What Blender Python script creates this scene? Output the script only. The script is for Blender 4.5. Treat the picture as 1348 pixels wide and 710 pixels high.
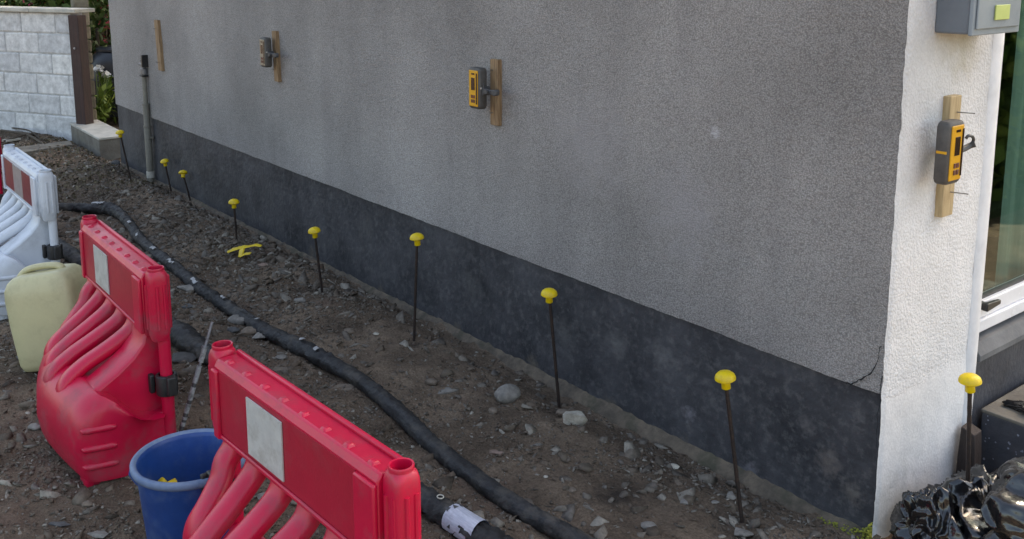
import bpy, bmesh, math, random
import numpy as np
from mathutils import Vector, Matrix, Euler, noise as mn

R = math.radians
scn = bpy.context.scene
for o in list(bpy.data.objects):
    bpy.data.objects.remove(o)
col = scn.collection
random.seed(7)
rng = np.random.default_rng(7)

# ------------------------------------------------------------------ camera
CAM = np.array([1.3556, -2.4229, 1.6])
PITCH, HEAD = R(9.96), R(38.7)
FPX, PX, PY = 1285.0, 674.0, 175.0
FW = np.array([-math.cos(HEAD) * math.cos(PITCH), math.sin(HEAD) * math.cos(PITCH), -math.sin(PITCH)])
RT = np.array([math.sin(HEAD), math.cos(HEAD), 0.0])
UP = np.cross(RT, FW)
cd = bpy.data.cameras.new("camera")
cam = bpy.data.objects.new("camera", cd)
col.objects.link(cam)
m = Matrix(((RT[0], UP[0], -FW[0], CAM[0]), (RT[1], UP[1], -FW[1], CAM[1]), (RT[2], UP[2], -FW[2], CAM[2]), (0, 0, 0, 1)))
cam.matrix_world = m
cd.sensor_width = 36
cd.lens = FPX / 1348 * 36
cd.shift_y = (PY - 355) / 1348
cd.clip_start = 0.05
cd.clip_end = 500
scn.camera = cam

# ------------------------------------------------------------------ light
SUN = Vector((-0.03, 0.66, 0.80)).normalized()          # direction towards the sun
w = bpy.data.worlds.new("World")
scn.world = w
w.use_nodes = True
nt = w.node_tree
bg = nt.nodes["Background"]
sky = nt.nodes.new("ShaderNodeTexSky")
sky.sky_type = 'NISHITA'
sky.sun_disc = False
sky.sun_elevation = math.asin(SUN.z)
sky.sun_rotation = math.atan2(SUN.x, SUN.y)
sky.air_density = 1.0
sky.dust_density = 3.0
sky.ozone_density = 0.6
nt.links.new(sky.outputs[0], bg.inputs[0])
bg.inputs[1].default_value = 0.13
sd = bpy.data.lights.new("sun", 'SUN')
sd.energy = 3.0
sd.angle = R(0.5)
sd.color = (1.0, 0.95, 0.88)
so = bpy.data.objects.new("sun", sd)
so.rotation_euler = (-SUN).to_track_quat('-Z', 'Y').to_euler()
so.location = (0, 0, 12)
col.objects.link(so)
vs = scn.view_settings
vs.view_transform = 'Standard'
vs.look = 'None'
vs.gamma = 1
vs.exposure = 2.0
vs.use_white_balance = True
vs.white_balance_temperature = 8000
vs.white_balance_tint = 9


# ------------------------------------------------------------------ pixel -> place
def _ray(x, y):
    return FW * FPX + RT * (x - PX) - UP * (y - PY)


def G(x, y, z=0.0):
    r = _ray(x, y)
    return CAM + r * ((z - CAM[2]) / r[2])


def WL(x, y, Y=0.0):
    r = _ray(x, y)
    return CAM + r * ((Y - CAM[1]) / r[1])


def EN(x, y, X=0.0):
    r = _ray(x, y)
    return CAM + r * ((X - CAM[0]) / r[0])


# ------------------------------------------------------------------ numpy noise
def vnoise(x, y, seed=0):
    xi = np.floor(x).astype(np.int64)
    yi = np.floor(y).astype(np.int64)
    xf, yf = x - xi, y - yi

    def h(a, b):
        n = (a * 374761393 + b * 668265263 + seed * 2147483647) & 0xffffffff
        n = ((n ^ (n >> 13)) * 1274126177) & 0xffffffff
        n = n ^ (n >> 16)
        return (n & 0xffff) / 65535.0
    u = xf * xf * (3 - 2 * xf)
    v = yf * yf * (3 - 2 * yf)
    return (h(xi, yi) * (1 - u) + h(xi + 1, yi) * u) * (1 - v) + (h(xi, yi + 1) * (1 - u) + h(xi + 1, yi + 1) * u) * v


def fbm(x, y, octaves=4, seed=0, gain=0.5):
    s = 0.0
    a = 1.0
    t = 0.0
    for k in range(octaves):
        s = s + a * (vnoise(x * 2 ** k, y * 2 ** k, seed + k * 17) - 0.5)
        t += a
        a *= gain
    return s / t * 2


def sstep(a, b, x):
    t = np.clip((x - a) / (b - a), 0, 1)
    return t * t * (3 - 2 * t)


def ground_h(x, y):
    x = np.asarray(x, float)
    y = np.asarray(y, float)
    h = 0.022 * fbm(x * 1.6, y * 1.6, 3, 3) + 0.012 * fbm(x * 8, y * 8, 3, 11)
    near = sstep(-12, -9.5, x) * (1 - sstep(1.6, 4, x)) * sstep(-4.5, -3.2, y) * (1 - sstep(1.0, 2, y))
    h = h + near * 0.010 * (np.abs(fbm(x * 11, y * 11, 3, 29)) - .2)
    h = h + near * 0.013 * fbm(x * 26, y * 26, 4, 23, .6)
    strip = sstep(-.62, -.45, y) * (1 - sstep(-.16, -.04, y))
    h = h + near * strip * 0.022 * (1 + fbm(x * 2.3, y * 2.3, 2, 5)) * (1 - sstep(-2.6, -1.6, x))
    h = h - near * sstep(-.26, -.02, y) * 0.047
    h = h - near * 0.02 * np.exp(-((y + 0.70) / 0.07) ** 2)
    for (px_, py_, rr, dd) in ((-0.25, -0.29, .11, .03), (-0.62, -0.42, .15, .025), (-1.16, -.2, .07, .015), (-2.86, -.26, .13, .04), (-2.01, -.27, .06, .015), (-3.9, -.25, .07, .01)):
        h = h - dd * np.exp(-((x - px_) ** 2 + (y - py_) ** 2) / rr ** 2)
    h = h - 0.012 * near
    return h


def gh(x, y):
    return float(ground_h(x, y))


# ------------------------------------------------------------------ materials
def new_mat(name):
    m = bpy.data.materials.new(name)
    m.use_nodes = True
    n = m.node_tree.nodes
    l = m.node_tree.links
    b = n["Principled BSDF"]
    return m, n, l, b


def ramp(n, stops):
    r = n.new("ShaderNodeValToRGB")
    e = r.color_ramp.elements
    e[0].position, e[0].color = stops[0][0], (*stops[0][1], 1)
    e[1].position, e[1].color = stops[1][0], (*stops[1][1], 1)
    for p, c in stops[2:]:
        k = e.new(p)
        k.color = (*c, 1)
    return r


def add_spots(n, l, P, out, spot):
    for sp in (spot or []):
        (cx, cy, cz, rad, colr, amt) = sp
        vm = n.new("ShaderNodeVectorMath")
        vm.operation = 'DISTANCE'
        vm.inputs[1].default_value = (cx, cy, cz)
        l.new(P, vm.inputs[0])
        dn = n.new("ShaderNodeTexNoise")
        dn.inputs['Scale'].default_value = 3 / rad
        dn.inputs['Detail'].default_value = 6
        l.new(P, dn.inputs[0])
        aa = n.new("ShaderNodeMath")
        aa.operation = 'MULTIPLY_ADD'
        aa.inputs[1].default_value = rad * 1.6
        l.new(dn.outputs[0], aa.inputs[0])
        l.new(vm.outputs['Value'], aa.inputs[2])
        mr = n.new("ShaderNodeMapRange")
        mr.inputs[1].default_value = rad * .9
        mr.inputs[2].default_value = rad * 1.7
        mr.inputs[3].default_value = amt
        mr.inputs[4].default_value = 0
        l.new(aa.outputs[0], mr.inputs[0])
        mx = n.new("ShaderNodeMixRGB")
        mx.inputs[2].default_value = (*colr, 1)
        l.new(mr.outputs[0], mx.inputs[0])
        l.new(out, mx.inputs[1])
        out = mx.outputs[0]
    return out


def pm(name, c1, c2=None, scale=8, rough=.7, bump=.0, bscale=60, metallic=0, spec=.5, dirt=None, dirt_amt=.5, dscale=5,
       scaleXYZ=(1, 1, 1), coat=0, dist=.002, spot=None):
    m, n, l, b = new_mat(name)
    c2 = c2 or tuple(v * .75 for v in c1)
    tc = n.new("ShaderNodeTexCoord")
    mp = n.new("ShaderNodeMapping")
    mp.inputs['Scale'].default_value = scaleXYZ
    l.new(tc.outputs['Object'], mp.inputs[0])
    nz = n.new("ShaderNodeTexNoise")
    nz.inputs['Scale'].default_value = scale
    nz.inputs['Detail'].default_value = 8
    nz.inputs['Roughness'].default_value = .65
    l.new(mp.outputs[0], nz.inputs[0])
    r = ramp(n, [(.35, c1), (.65, c2)])
    l.new(nz.outputs[0], r.inputs[0])
    out = r.outputs[0]
    if dirt:
        d = n.new("ShaderNodeTexNoise")
        d.inputs['Scale'].default_value = dscale
        d.inputs['Detail'].default_value = 9
        d.inputs['Roughness'].default_value = .72
        l.new(tc.outputs['Object'], d.inputs[0])
        dr = n.new("ShaderNodeMapRange")
        dr.inputs[1].default_value = .5
        dr.inputs[2].default_value = .75
        dr.inputs[4].default_value = dirt_amt
        l.new(d.outputs[0], dr.inputs[0])
        mx = n.new("ShaderNodeMixRGB")
        mx.inputs[2].default_value = (*dirt, 1)
        l.new(dr.outputs[0], mx.inputs[0])
        l.new(out, mx.inputs[1])
        out = mx.outputs[0]
        ra = n.new("ShaderNodeMath")
        ra.operation = 'MULTIPLY_ADD'
        ra.inputs[1].default_value = .35
        ra.inputs[2].default_value = rough
        l.new(dr.outputs[0], ra.inputs[0])
        l.new(ra.outputs[0], b.inputs['Roughness'])
    else:
        b.inputs['Roughness'].default_value = rough
    out = add_spots(n, l, tc.outputs['Object'], out, spot)
    l.new(out, b.inputs['Base Color'])
    b.inputs['Metallic'].default_value = metallic
    b.inputs['Specular IOR Level'].default_value = spec
    b.inputs['Coat Weight'].default_value = coat
    if bump:
        bz = n.new("ShaderNodeTexNoise")
        bz.inputs['Scale'].default_value = bscale
        bz.inputs['Detail'].default_value = 6
        l.new(mp.outputs[0], bz.inputs[0])
        bp = n.new("ShaderNodeBump")
        bp.inputs['Strength'].default_value = bump
        bp.inputs['Distance'].default_value = dist
        l.new(bz.outputs[0], bp.inputs['Height'])
        l.new(bp.outputs[0], b.inputs['Normal'])
    return m


def render_mat(name, light, dark, grit, bumpd, stain=None, spot=None, smooth_below=None):
    """roughcast render: grains a few millimetres across"""
    m, n, l, b = new_mat(name)
    tc = n.new("ShaderNodeTexCoord")
    P = tc.outputs['Object']
    v = n.new("ShaderNodeTexNoise")
    v.inputs['Scale'].default_value = grit
    v.inputs['Detail'].default_value = 5
    v.inputs['Roughness'].default_value = .7
    l.new(P, v.inputs[0])
    v2 = n.new("ShaderNodeTexVoronoi")
    v2.inputs['Scale'].default_value = grit * 1.3
    l.new(P, v2.inputs[0])
    ad = n.new("ShaderNodeMath")
    ad.operation = 'MULTIPLY_ADD'
    ad.inputs[1].default_value = -.55
    l.new(v2.outputs['Distance'], ad.inputs[0])
    l.new(v.outputs[0], ad.inputs[2])
    r = ramp(n, [(.06, dark), (.52, light)])
    l.new(ad.outputs[0], r.inputs[0])
    big = n.new("ShaderNodeTexNoise")
    big.inputs['Scale'].default_value = 1.1
    big.inputs['Detail'].default_value = 10
    big.inputs['Roughness'].default_value = .6
    l.new(P, big.inputs[0])
    br = n.new("ShaderNodeMapRange")
    br.inputs[1].default_value = .3
    br.inputs[2].default_value = .7
    br.inputs[3].default_value = .70
    br.inputs[4].default_value = 1.16
    l.new(big.outputs[0], br.inputs[0])
    mu = n.new("ShaderNodeMixRGB")
    mu.blend_type = 'MULTIPLY'
    mu.inputs[0].default_value = 1
    l.new(r.outputs[0], mu.inputs[1])
    l.new(br.outputs[0], mu.inputs[2])
    out = mu.outputs[0]
    if stain:
        # vertical run-down streaks
        mp = n.new("ShaderNodeMapping")
        mp.inputs['Scale'].default_value = (7, 7, .8)
        l.new(P, mp.inputs[0])
        sn = n.new("ShaderNodeTexNoise")
        sn.inputs['Scale'].default_value = 1
        sn.inputs['Detail'].default_value = 6
        l.new(mp.outputs[0], sn.inputs[0])
        sr = n.new("ShaderNodeMapRange")
        sr.inputs[1].default_value = .52
        sr.inputs[2].default_value = .72
        sr.inputs[4].default_value = .20
        l.new(sn.outputs[0], sr.inputs[0])
        mx = n.new("ShaderNodeMixRGB")
        mx.inputs[2].default_value = (*stain, 1)
        l.new(sr.outputs[0], mx.inputs[0])
        l.new(out, mx.inputs[1])
        out = mx.outputs[0]
    out = add_spots(n, l, P, out, spot)
    l.new(out, b.inputs['Base Color'])
    b.inputs['Roughness'].default_value = .9
    b.inputs['Specular IOR Level'].default_value = .25
    bp = n.new("ShaderNodeBump")
    bp.inputs['Strength'].default_value = 1
    bp.inputs['Distance'].default_value = bumpd
    l.new(ad.outputs[0], bp.inputs['Height'])
    if smooth_below:
        sx = n.new("ShaderNodeSeparateXYZ")
        l.new(P, sx.inputs[0])
        zr = n.new("ShaderNodeMapRange")
        zr.inputs[1].default_value = smooth_below - .02
        zr.inputs[2].default_value = smooth_below + .02
        zr.inputs[3].default_value = .25
        zr.inputs[4].default_value = 1
        l.new(sx.outputs[2], zr.inputs[0])
        l.new(zr.outputs[0], bp.inputs['Strength'])
    l.new(bp.outputs[0], b.inputs['Normal'])
    return m


def island_mat(name, cols, rough=.85, bump=.5, bscale=90, nscale=25, obj_random=False):
    m, n, l, b = new_mat(name)
    g = n.new("ShaderNodeObjectInfo") if obj_random else n.new("ShaderNodeNewGeometry")
    r = ramp(n, [(0, cols[0]), (1, cols[-1])] + [(i / (len(cols) - 1), c) for i, c in enumerate(cols)][1:-1])
    l.new(g.outputs['Random' if obj_random else 'Random Per Island'], r.inputs[0])
    tc = n.new("ShaderNodeTexCoord")
    nz = n.new("ShaderNodeTexNoise")
    nz.inputs['Scale'].default_value = nscale
    nz.inputs['Detail'].default_value = 8
    nz.inputs['Roughness'].default_value = .7
    l.new(tc.outputs['Object'], nz.inputs[0])
    mr = n.new("ShaderNodeMapRange")
    mr.inputs[1].default_value = .3
    mr.inputs[2].default_value = .7
    mr.inputs[3].default_value = .6
    mr.inputs[4].default_value = 1.25
    l.new(nz.outputs[0], mr.inputs[0])
    mu = n.new("ShaderNodeMixRGB")
    mu.blend_type = 'MULTIPLY'
    mu.inputs[0].default_value = 1
    l.new(r.outputs[0], mu.inputs[1])
    l.new(mr.outputs[0], mu.inputs[2])
    l.new(mu.outputs[0], b.inputs['Base Color'])
    b.inputs['Roughness'].default_value = rough
    b.inputs['Specular IOR Level'].default_value = .3
    if bump:
        bz = n.new("ShaderNodeTexNoise")
        bz.inputs['Scale'].default_value = bscale
        bz.inputs['Detail'].default_value = 5
        l.new(tc.outputs['Object'], bz.inputs[0])
        bp = n.new("ShaderNodeBump")
        bp.inputs['Strength'].default_value = bump
        bp.inputs['Distance'].default_value = .004
        l.new(bz.outputs[0], bp.inputs['Height'])
        l.new(bp.outputs[0], b.inputs['Normal'])
    return m


def ground_material():
    m, n, l, b = new_mat("dirt")
    tc = n.new("ShaderNodeTexCoord")
    P = tc.outputs['Object']
    a = n.new("ShaderNodeTexNoise")
    a.inputs['Scale'].default_value = 2.2
    a.inputs['Detail'].default_value = 12
    a.inputs['Roughness'].default_value = .7
    l.new(P, a.inputs[0])
    r = ramp(n, [(.3, (.062, .045, .032)), (.70, (.31, .232, .165)), (.5, (.165, .120, .086))])
    l.new(a.outputs[0], r.inputs[0])
    f = n.new("ShaderNodeTexNoise")
    f.inputs['Scale'].default_value = 120
    f.inputs['Detail'].default_value = 6
    f.inputs['Roughness'].default_value = .75
    l.new(P, f.inputs[0])
    fr = n.new("ShaderNodeMapRange")
    fr.inputs[1].default_value = .3
    fr.inputs[2].default_value = .7
    fr.inputs[3].default_value = .55
    fr.inputs[4].default_value = 1.5
    l.new(f.outputs[0], fr.inputs[0])
    mu = n.new("ShaderNodeMixRGB")
    mu.blend_type = 'MULTIPLY'
    mu.inputs[0].default_value = 1
    l.new(r.outputs[0], mu.inputs[1])
    l.new(fr.outputs[0], mu.inputs[2])
    mu.name = 'base'
    # reddish sandy patches
    c = n.new("ShaderNodeTexNoise")
    c.inputs['Scale'].default_value = 3.3
    c.inputs['Detail'].default_value = 5
    l.new(P, c.inputs[0])
    cr = n.new("ShaderNodeMapRange")
    cr.inputs[1].default_value = .6
    cr.inputs[2].default_value = .78
    cr.inputs[4].default_value = .5
    l.new(c.outputs[0], cr.inputs[0])
    mx = n.new("ShaderNodeMixRGB")
    mx.inputs[2].default_value = (.19, .115, .09, 1)
    l.new(cr.outputs[0], mx.inputs[0])
    l.new(mu.outputs[0], mx.inputs[1])
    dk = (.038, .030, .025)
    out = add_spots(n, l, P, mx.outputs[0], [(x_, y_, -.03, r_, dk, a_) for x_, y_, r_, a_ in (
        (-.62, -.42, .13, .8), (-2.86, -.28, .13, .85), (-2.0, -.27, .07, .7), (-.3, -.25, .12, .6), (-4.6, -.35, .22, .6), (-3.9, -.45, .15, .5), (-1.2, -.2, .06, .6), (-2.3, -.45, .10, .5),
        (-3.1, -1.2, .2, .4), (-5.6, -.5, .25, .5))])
    l.new(out, b.inputs['Base Color'])
    b.inputs['Roughness'].default_value = .92
    b.inputs['Specular IOR Level'].default_value = .2
    ad = n.new("ShaderNodeMath")
    ad.operation = 'MULTIPLY_ADD'
    ad.inputs[1].default_value = .5
    v = n.new("ShaderNodeTexVoronoi")
    v.inputs['Scale'].default_value = 75
    l.new(P, v.inputs[0])
    l.new(v.outputs['Distance'], ad.inputs[0])
    l.new(f.outputs[0], ad.inputs[2])
    bp = n.new("ShaderNodeBump")
    bp.inputs['Distance'].default_value = .012
    bp.inputs['Strength'].default_value = 1
    l.new(ad.outputs[0], bp.inputs['Height'])
    l.new(bp.outputs[0], b.inputs['Normal'])
    return m


M = {}
M['dirt'] = ground_material()
_sp = WL(943, 175)
M['render_grey'] = render_mat("grey_roughcast", (.47, .443, .42), (.235, .220, .210), 170, .0040, stain=(.15, .14, .14),
                              spot=[(_sp[0], _sp[1], _sp[2], .030, (.5, .48, .5), .8),
                                    (-1.2, 0, .95, .26, (.36, .34, .34), .45), (-.75, 0, .78, .22, (.36, .34, .35), .4),
                                    (-1.75, 0, 1.02, .10, (.20, .15, .12), .35), (-3.77, 0, 1.0, .12, (.16, .12, .10), .35),
                                    (-5.68, 0, 1.0, .10, (.17, .12, .09), .3)])
M['render_white'] = render_mat("white_roughcast", (.84, .835, .83), (.74, .735, .73), 95, .0035, smooth_below=.385,
                               spot=[(0, .30, 1.36, .12, (.42, .38, .27), .5), (0, .1, .02, .16, (.40, .40, .36), .5), (0, .5, .1, .12, (.35, .33, .30), .5)])
M['render_smooth'] = pm("smooth_white_render", (.74, .75, .77), (.62, .635, .66), 9, .7, .5, 40, dirt=(.42, .42, .42), dirt_amt=.4, dscale=12)
M['plinth'] = pm("black_plinth_paint", (.025, .027, .032), (.070, .071, .078), 3.4, .55, .9, 45, dirt=(.19, .185, .18), dirt_amt=.50, dscale=32, dist=.004, spec=.35,
                 spot=[(*WL(px_, py_), rr_, cc_, aa_) for px_, py_, rr_, cc_, aa_ in (
                     (905, 545, .04, (.24, .23, .25), .55), (985, 622, .045, (.22, .21, .23), .55), (810, 455, .08, (.13, .13, .13), .6), (870, 470, .07, (.15, .15, .15), .5),
                     (740, 440, .09, (.12, .12, .12), .5), (620, 380, .10, (.11, .11, .11), .5), (480, 300, .12, (.10, .10, .10), .45), (1090, 610, .06, (.19, .165, .15), .55),
                     (1120, 650, .05, (.20, .18, .16), .5), (1060, 560, .04, (.15, .14, .14), .5), (350, 250, .14, (.09, .09, .09), .4),
                     (1040, 672, .05, (.13, .115, .09), .7), (1000, 655, .05, (.13, .115, .09), .7), (900, 590, .05, (.13, .11, .085), .75), (800, 535, .05, (.13, .11, .085), .75), (700, 480, .05, (.13, .11, .085), .75),
                     (600, 435, .05, (.13, .11, .085), .75), (500, 385, .05, (.13, .11, .085), .75), (410, 335, .06, (.13, .11, .085), .75))])
M['footing'] = pm("footing_mortar", (.155, .12, .085), (.06, .048, .037), 16, .9, .9, 50, dirt=(.09, .10, .055), dirt_amt=.6, dscale=4, dist=.006)
M['moss'] = pm("moss", (.30, .30, .04), (.17, .19, .03), 40, .95, 1, 200)
M['crack'] = pm("crack_shadow", (.012, .012, .013), (.02, .02, .02), 20, .95)
M['crack_pale'] = pm("pale_crack", (.42, .41, .40), (.5, .5, .5), 20, .95)
M['red'] = pm("red_barrier_plastic", (.60, .005, .048), (.48, .004, .036), 2.2, .33, .30, 9, dirt=(.20, .075, .085), dirt_amt=.8, dscale=6, dist=.004)
M['red_panel'] = pm("red_panel_sheeting", (.42, .006, .032), (.35, .006, .026), 4, .42, .25, 160, dirt=(.25, .05, .06), dirt_amt=.4, dscale=9)
M['white_plastic'] = pm("white_barrier_plastic", (.60, .64, .69), (.50, .54, .60), 3, .4, .25, 12, dirt=(.26, .27, .28), dirt_amt=.6, dscale=6, dist=.003)
M['reflect'] = pm("reflective_sheet", (.52, .53, .50), (.44, .45, .43), 30, .38, .15, 300, dirt=(.22, .21, .17), dirt_amt=.75, dscale=13)
M['reflect_grey'] = pm("grey_reflective_sheet", (.30, .28, .28), (.24, .22, .22), 30, .4, dirt=(.15, .14, .12), dirt_amt=.5)
M['dark_red'] = pm("dark_red_sheet", (.17, .006, .022), (.13, .006, .018), 30, .4, dirt=(.12, .06, .06), dirt_amt=.5)
M['rubber'] = pm("black_rubber", (.012, .012, .013), (.022, .022, .022), 20, .5, .4, 120)
M['yellow'] = pm("yellow_cap_plastic", (.80, .58, .010), (.68, .46, .008), 30, .42, .2, 200, dirt=(.30, .22, .06), dirt_amt=.55, dscale=38)
M['rebar'] = pm("dark_steel_bar", (.020, .016, .015), (.05, .03, .022), 60, .6, .8, 300, metallic=.3)
M['wood'] = pm("raw_batten_wood", (.36, .235, .125), (.17, .10, .052), 9, .75, .5, 40, scaleXYZ=(14, 14, 1.2))
M['wood_pale'] = pm("pale_batten_wood", (.55, .42, .24), (.38, .27, .14), 7, .7, .5, 40, scaleXYZ=(14, 14, 1.2))
M['dev_body'] = pm("receiver_rubber", (.060, .056, .052), (.095, .088, .08), 25, .6, .4, 250)
M['dev_yellow'] = pm("receiver_yellow", (.72, .36, .015), (.62, .30, .012), 30, .4)
M['dev_faded'] = pm("faded_face", (.34, .28, .20), (.22, .17, .12), 60, .5)
M['dev_dark'] = pm("receiver_window", (.035, .010, .008), (.02, .006, .006), 10, .25)
M['dev_pale'] = pm("receiver_marks", (.62, .60, .50), (.5, .48, .42), 30, .5)
M['dev_btn'] = pm("receiver_buttons", (.16, .05, .035), (.10, .04, .03), 30, .5)
M['clamp'] = pm("clamp_grey", (.085, .085, .088), (.05, .05, .052), 30, .5, .3, 200)
M['nail'] = pm("nail_steel", (.35, .33, .30), (.2, .19, .17), 30, .45, metallic=.7)
M['meter'] = pm("meter_box_grey", (.15, .175, .20), (.12, .14, .165), 5, .5, .25, 250, dirt=(.10, .11, .12), dirt_amt=.4)
M['meter_door'] = pm("meter_door_grey", (.26, .30, .33), (.21, .25, .28), 5, .45, .2, 250, dirt=(.17, .19, .2), dirt_amt=.4)
M['label_green'] = pm("lime_label", (.52, .60, .20), (.45, .53, .16), 20, .5)
M['upvc'] = pm("white_upvc", (.80, .81, .84), (.74, .75, .78), 5, .25, dirt=(.5, .5, .5), dirt_amt=.25)
M['black_handle'] = pm("black_handle", (.012, .012, .014), (.02, .02, .02), 5, .35)
M['concrete'] = pm("concrete", (.21, .195, .165), (.11, .10, .085), 6, .9, .8, 60, dirt=(.12, .12, .09), dirt_amt=.5, dist=.005)
M['sill'] = pm("sill_grey", (.16, .165, .17), (.10, .105, .11), 8, .8, .7, 70)
M['dark_wall'] = pm("dark_painted_wall", (.045, .050, .064), (.070, .074, .086), 12, .5, .8, 60, dirt=(.03, .022, .018), dirt_amt=.5, dscale=5, dist=.004)
M['fleck'] = pm("pale_flecks", (.30, .32, .38), (.22, .24, .3), 20, .7)
M['stake'] = pm("rotten_stake", (.022, .015, .013), (.045, .030, .025), 8, .7, .8, 40, scaleXYZ=(10, 10, 1))
M['hose'] = pm("black_wrapped_hose", (.010, .010, .011), (.026, .026, .027), 14, .62, 1, 55, dirt=(.15, .13, .105), dirt_amt=.75, dscale=9, dist=.006)
M['print'] = pm("pale_print", (.50, .50, .49), (.24, .24, .24), 40, .6)
M['tape'] = pm("white_label_wrap", (.60, .62, .70), (.40, .42, .50), 40, .4, .3, 80, scaleXYZ=(.4, 4, 4), dirt=(.2, .21, .25), dirt_amt=.5, dscale=30)
M['bucket'] = pm("blue_bucket_plastic", (.008, .060, .25), (.006, .042, .18), 5, .40, .4, 60, dirt=(.09, .15, .27), dirt_amt=.65, dscale=9)
M['bucket_rim'] = pm("scuffed_rim", (.16, .22, .33), (.08, .14, .26), 20, .6, .4, 60)
M['can'] = pm("cloudy_plastic_can", (.56, .52, .30), (.46, .42, .25), 3, .4, .35, 60, dirt=(.28, .26, .14), dirt_amt=.6, dscale=6, dist=.003)
M['pipe'] = pm("weathered_pipe", (.20, .185, .15), (.13, .12, .10), 10, .6, .4, 60, dirt=(.3, .28, .24), dirt_amt=.4, dscale=14)
M['brass'] = pm("grey_valve", (.25, .26, .27), (.15, .15, .16), 20, .4, metallic=.6)
M['bag'] = pm("black_bin_bag", (.006, .006, .007), (.010, .010, .012), 6, .15, .5, 30, spec=.8, dist=.004)
M['rod'] = pm("threaded_steel", (.34, .35, .38), (.12, .12, .13), 40, .45, .5, 100, metallic=.4)
M['wrap'] = pm("dull_wrap", (.40, .40, .40), (.12, .12, .12), 60, .6)
M['block'] = island_mat("painted_block", [(.62, .63, .63), (.70, .70, .69), (.55, .56, .57), (.74, .74, .72)], .85, 1, 22, 14, True)
M['mortar'] = pm("dark_mortar", (.58, .58, .57), (.34, .35, .35), 10, .95, .8, 60)
M['coping'] = pm("coping_slab", (.52, .50, .44), (.34, .33, .29), 8, .8, .6, 50)
M['gate_wood'] = pm("dark_stained_wood", (.055, .024, .020), (.030, .016, .014), 6, .7, .5, 40, scaleXYZ=(10, 10, .8), dirt=(.12, .10, .09), dirt_amt=.3)
M['stone'] = island_mat("garden_stone", [(.20, .17, .12), (.30, .26, .19), (.14, .13, .10), (.24, .19, .13)], .9, .9, 30, 10, True)
M['bin'] = pm("black_compost_bin", (.016, .019, .024), (.024, .027, .033), 5, .35, .2, 40)
M['rubble'] = island_mat("rubble", [(.08, .062, .046), (.14, .112, .085), (.12, .085, .060), (.19, .165, .135), (.12, .10, .082), (.32, .29, .24), (.13, .098, .072), (.16, .143, .125)], .85, .6, 120, 60)
M['stone_grey'] = island_mat("grey_field_stone", [(.24, .22, .195), (.20, .185, .165), (.28, .26, .23)], .8, .8, 90, 45, True)
M['stone_pale'] = island_mat("pale_stone", [(.46, .42, .35), (.40, .37, .31)], .8, .8, 90, 45, True)
M['stone_dark'] = island_mat("dark_slate", [(.085, .085, .085), (.07, .068, .066)], .7, .8, 70, 30, True)
M['stone_brown'] = island_mat("brown_stone", [(.20, .16, .125), (.17, .135, .105)], .85, .8, 90, 40, True)
M['stone_pink'] = island_mat("pinkish_stone", [(.27, .19, .15), (.24, .17, .14)], .85, .8, 90, 40, True)
M['leaf'] = island_mat("green_leaf", [(.08, .15, .02), (.16, .25, .04), (.24, .32, .06), (.06, .12, .02)], .6, 0)
M['leaf_dark'] = island_mat("hedge_leaf", [(.03, .06, .015), (.06, .10, .02), (.09, .13, .03)], .6, 0)
M['leaf_dry'] = island_mat("dry_leaf", [(.16, .13, .08), (.10, .08, .05), (.22, .18, .12)], .8, 0)
M['petal_pink'] = island_mat("pink_petal", [(.75, .06, .16), (.60, .10, .16), (.80, .22, .30)], .6, 0)
M['petal_white'] = island_mat("white_petal", [(.75, .75, .72), (.8, .8, .78)], .6, 0)
M['stem'] = pm("plant_stem", (.12, .18, .05), (.08, .12, .03), 20, .7)
M['bark'] = pm("bark", (.09, .07, .05), (.05, .04, .03), 20, .9, .6, 60)
M['grey_metal'] = pm("grey_metal", (.35, .35, .37), (.25, .25, .27), 20, .4, metallic=.6)
M['lawn'] = pm("lawn", (.045, .08, .018), (.03, .055, .012), 8, .9, .8, 80)
M['roof'] = pm("roof_slate", (.07, .07, .08), (.05, .05, .055), 8, .7, .5, 20)
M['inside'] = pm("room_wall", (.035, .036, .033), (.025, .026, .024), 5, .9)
M['pane_tint_panel'] = pm("pane_tint_teal", (.18, .25, .225), (.12, .18, .16), 5, .8, .3, 10, scaleXYZ=(1, 10, .3))  # teal tone of the pane, carried by an added panel
M['soffit'] = M['upvc']


def glass_mat():
    m, n, l, b = new_mat("window_glass")
    out = n["Material Output"]
    gl = n.new("ShaderNodeBsdfGlossy")
    gl.inputs['Roughness'].default_value = .01
    gl.inputs['Color'].default_value = (.85, .92, .9, 1)
    tr = n.new("ShaderNodeBsdfTransparent")
    tr.inputs['Color'].default_value = (.84, .93, .89, 1)
    fr = n.new("ShaderNodeFresnel")
    ge = n.new("ShaderNodeNewGeometry")
    ir = n.new("ShaderNodeMapRange")              # the straight-through ray must see the same index on both faces
    ir.inputs[3].default_value = 1.5
    ir.inputs[4].default_value = 1 / 1.5
    l.new(ge.outputs['Backfacing'], ir.inputs[0])
    l.new(ir.outputs[0], fr.inputs['IOR'])
    mx = n.new("ShaderNodeMixShader")
    l.new(fr.outputs[0], mx.inputs[0])
    l.new(tr.outputs[0], mx.inputs[1])
    l.new(gl.outputs[0], mx.inputs[2])
    l.new(mx.outputs[0], out.inputs[0])
    return m


M['glass'] = glass_mat()


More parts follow.
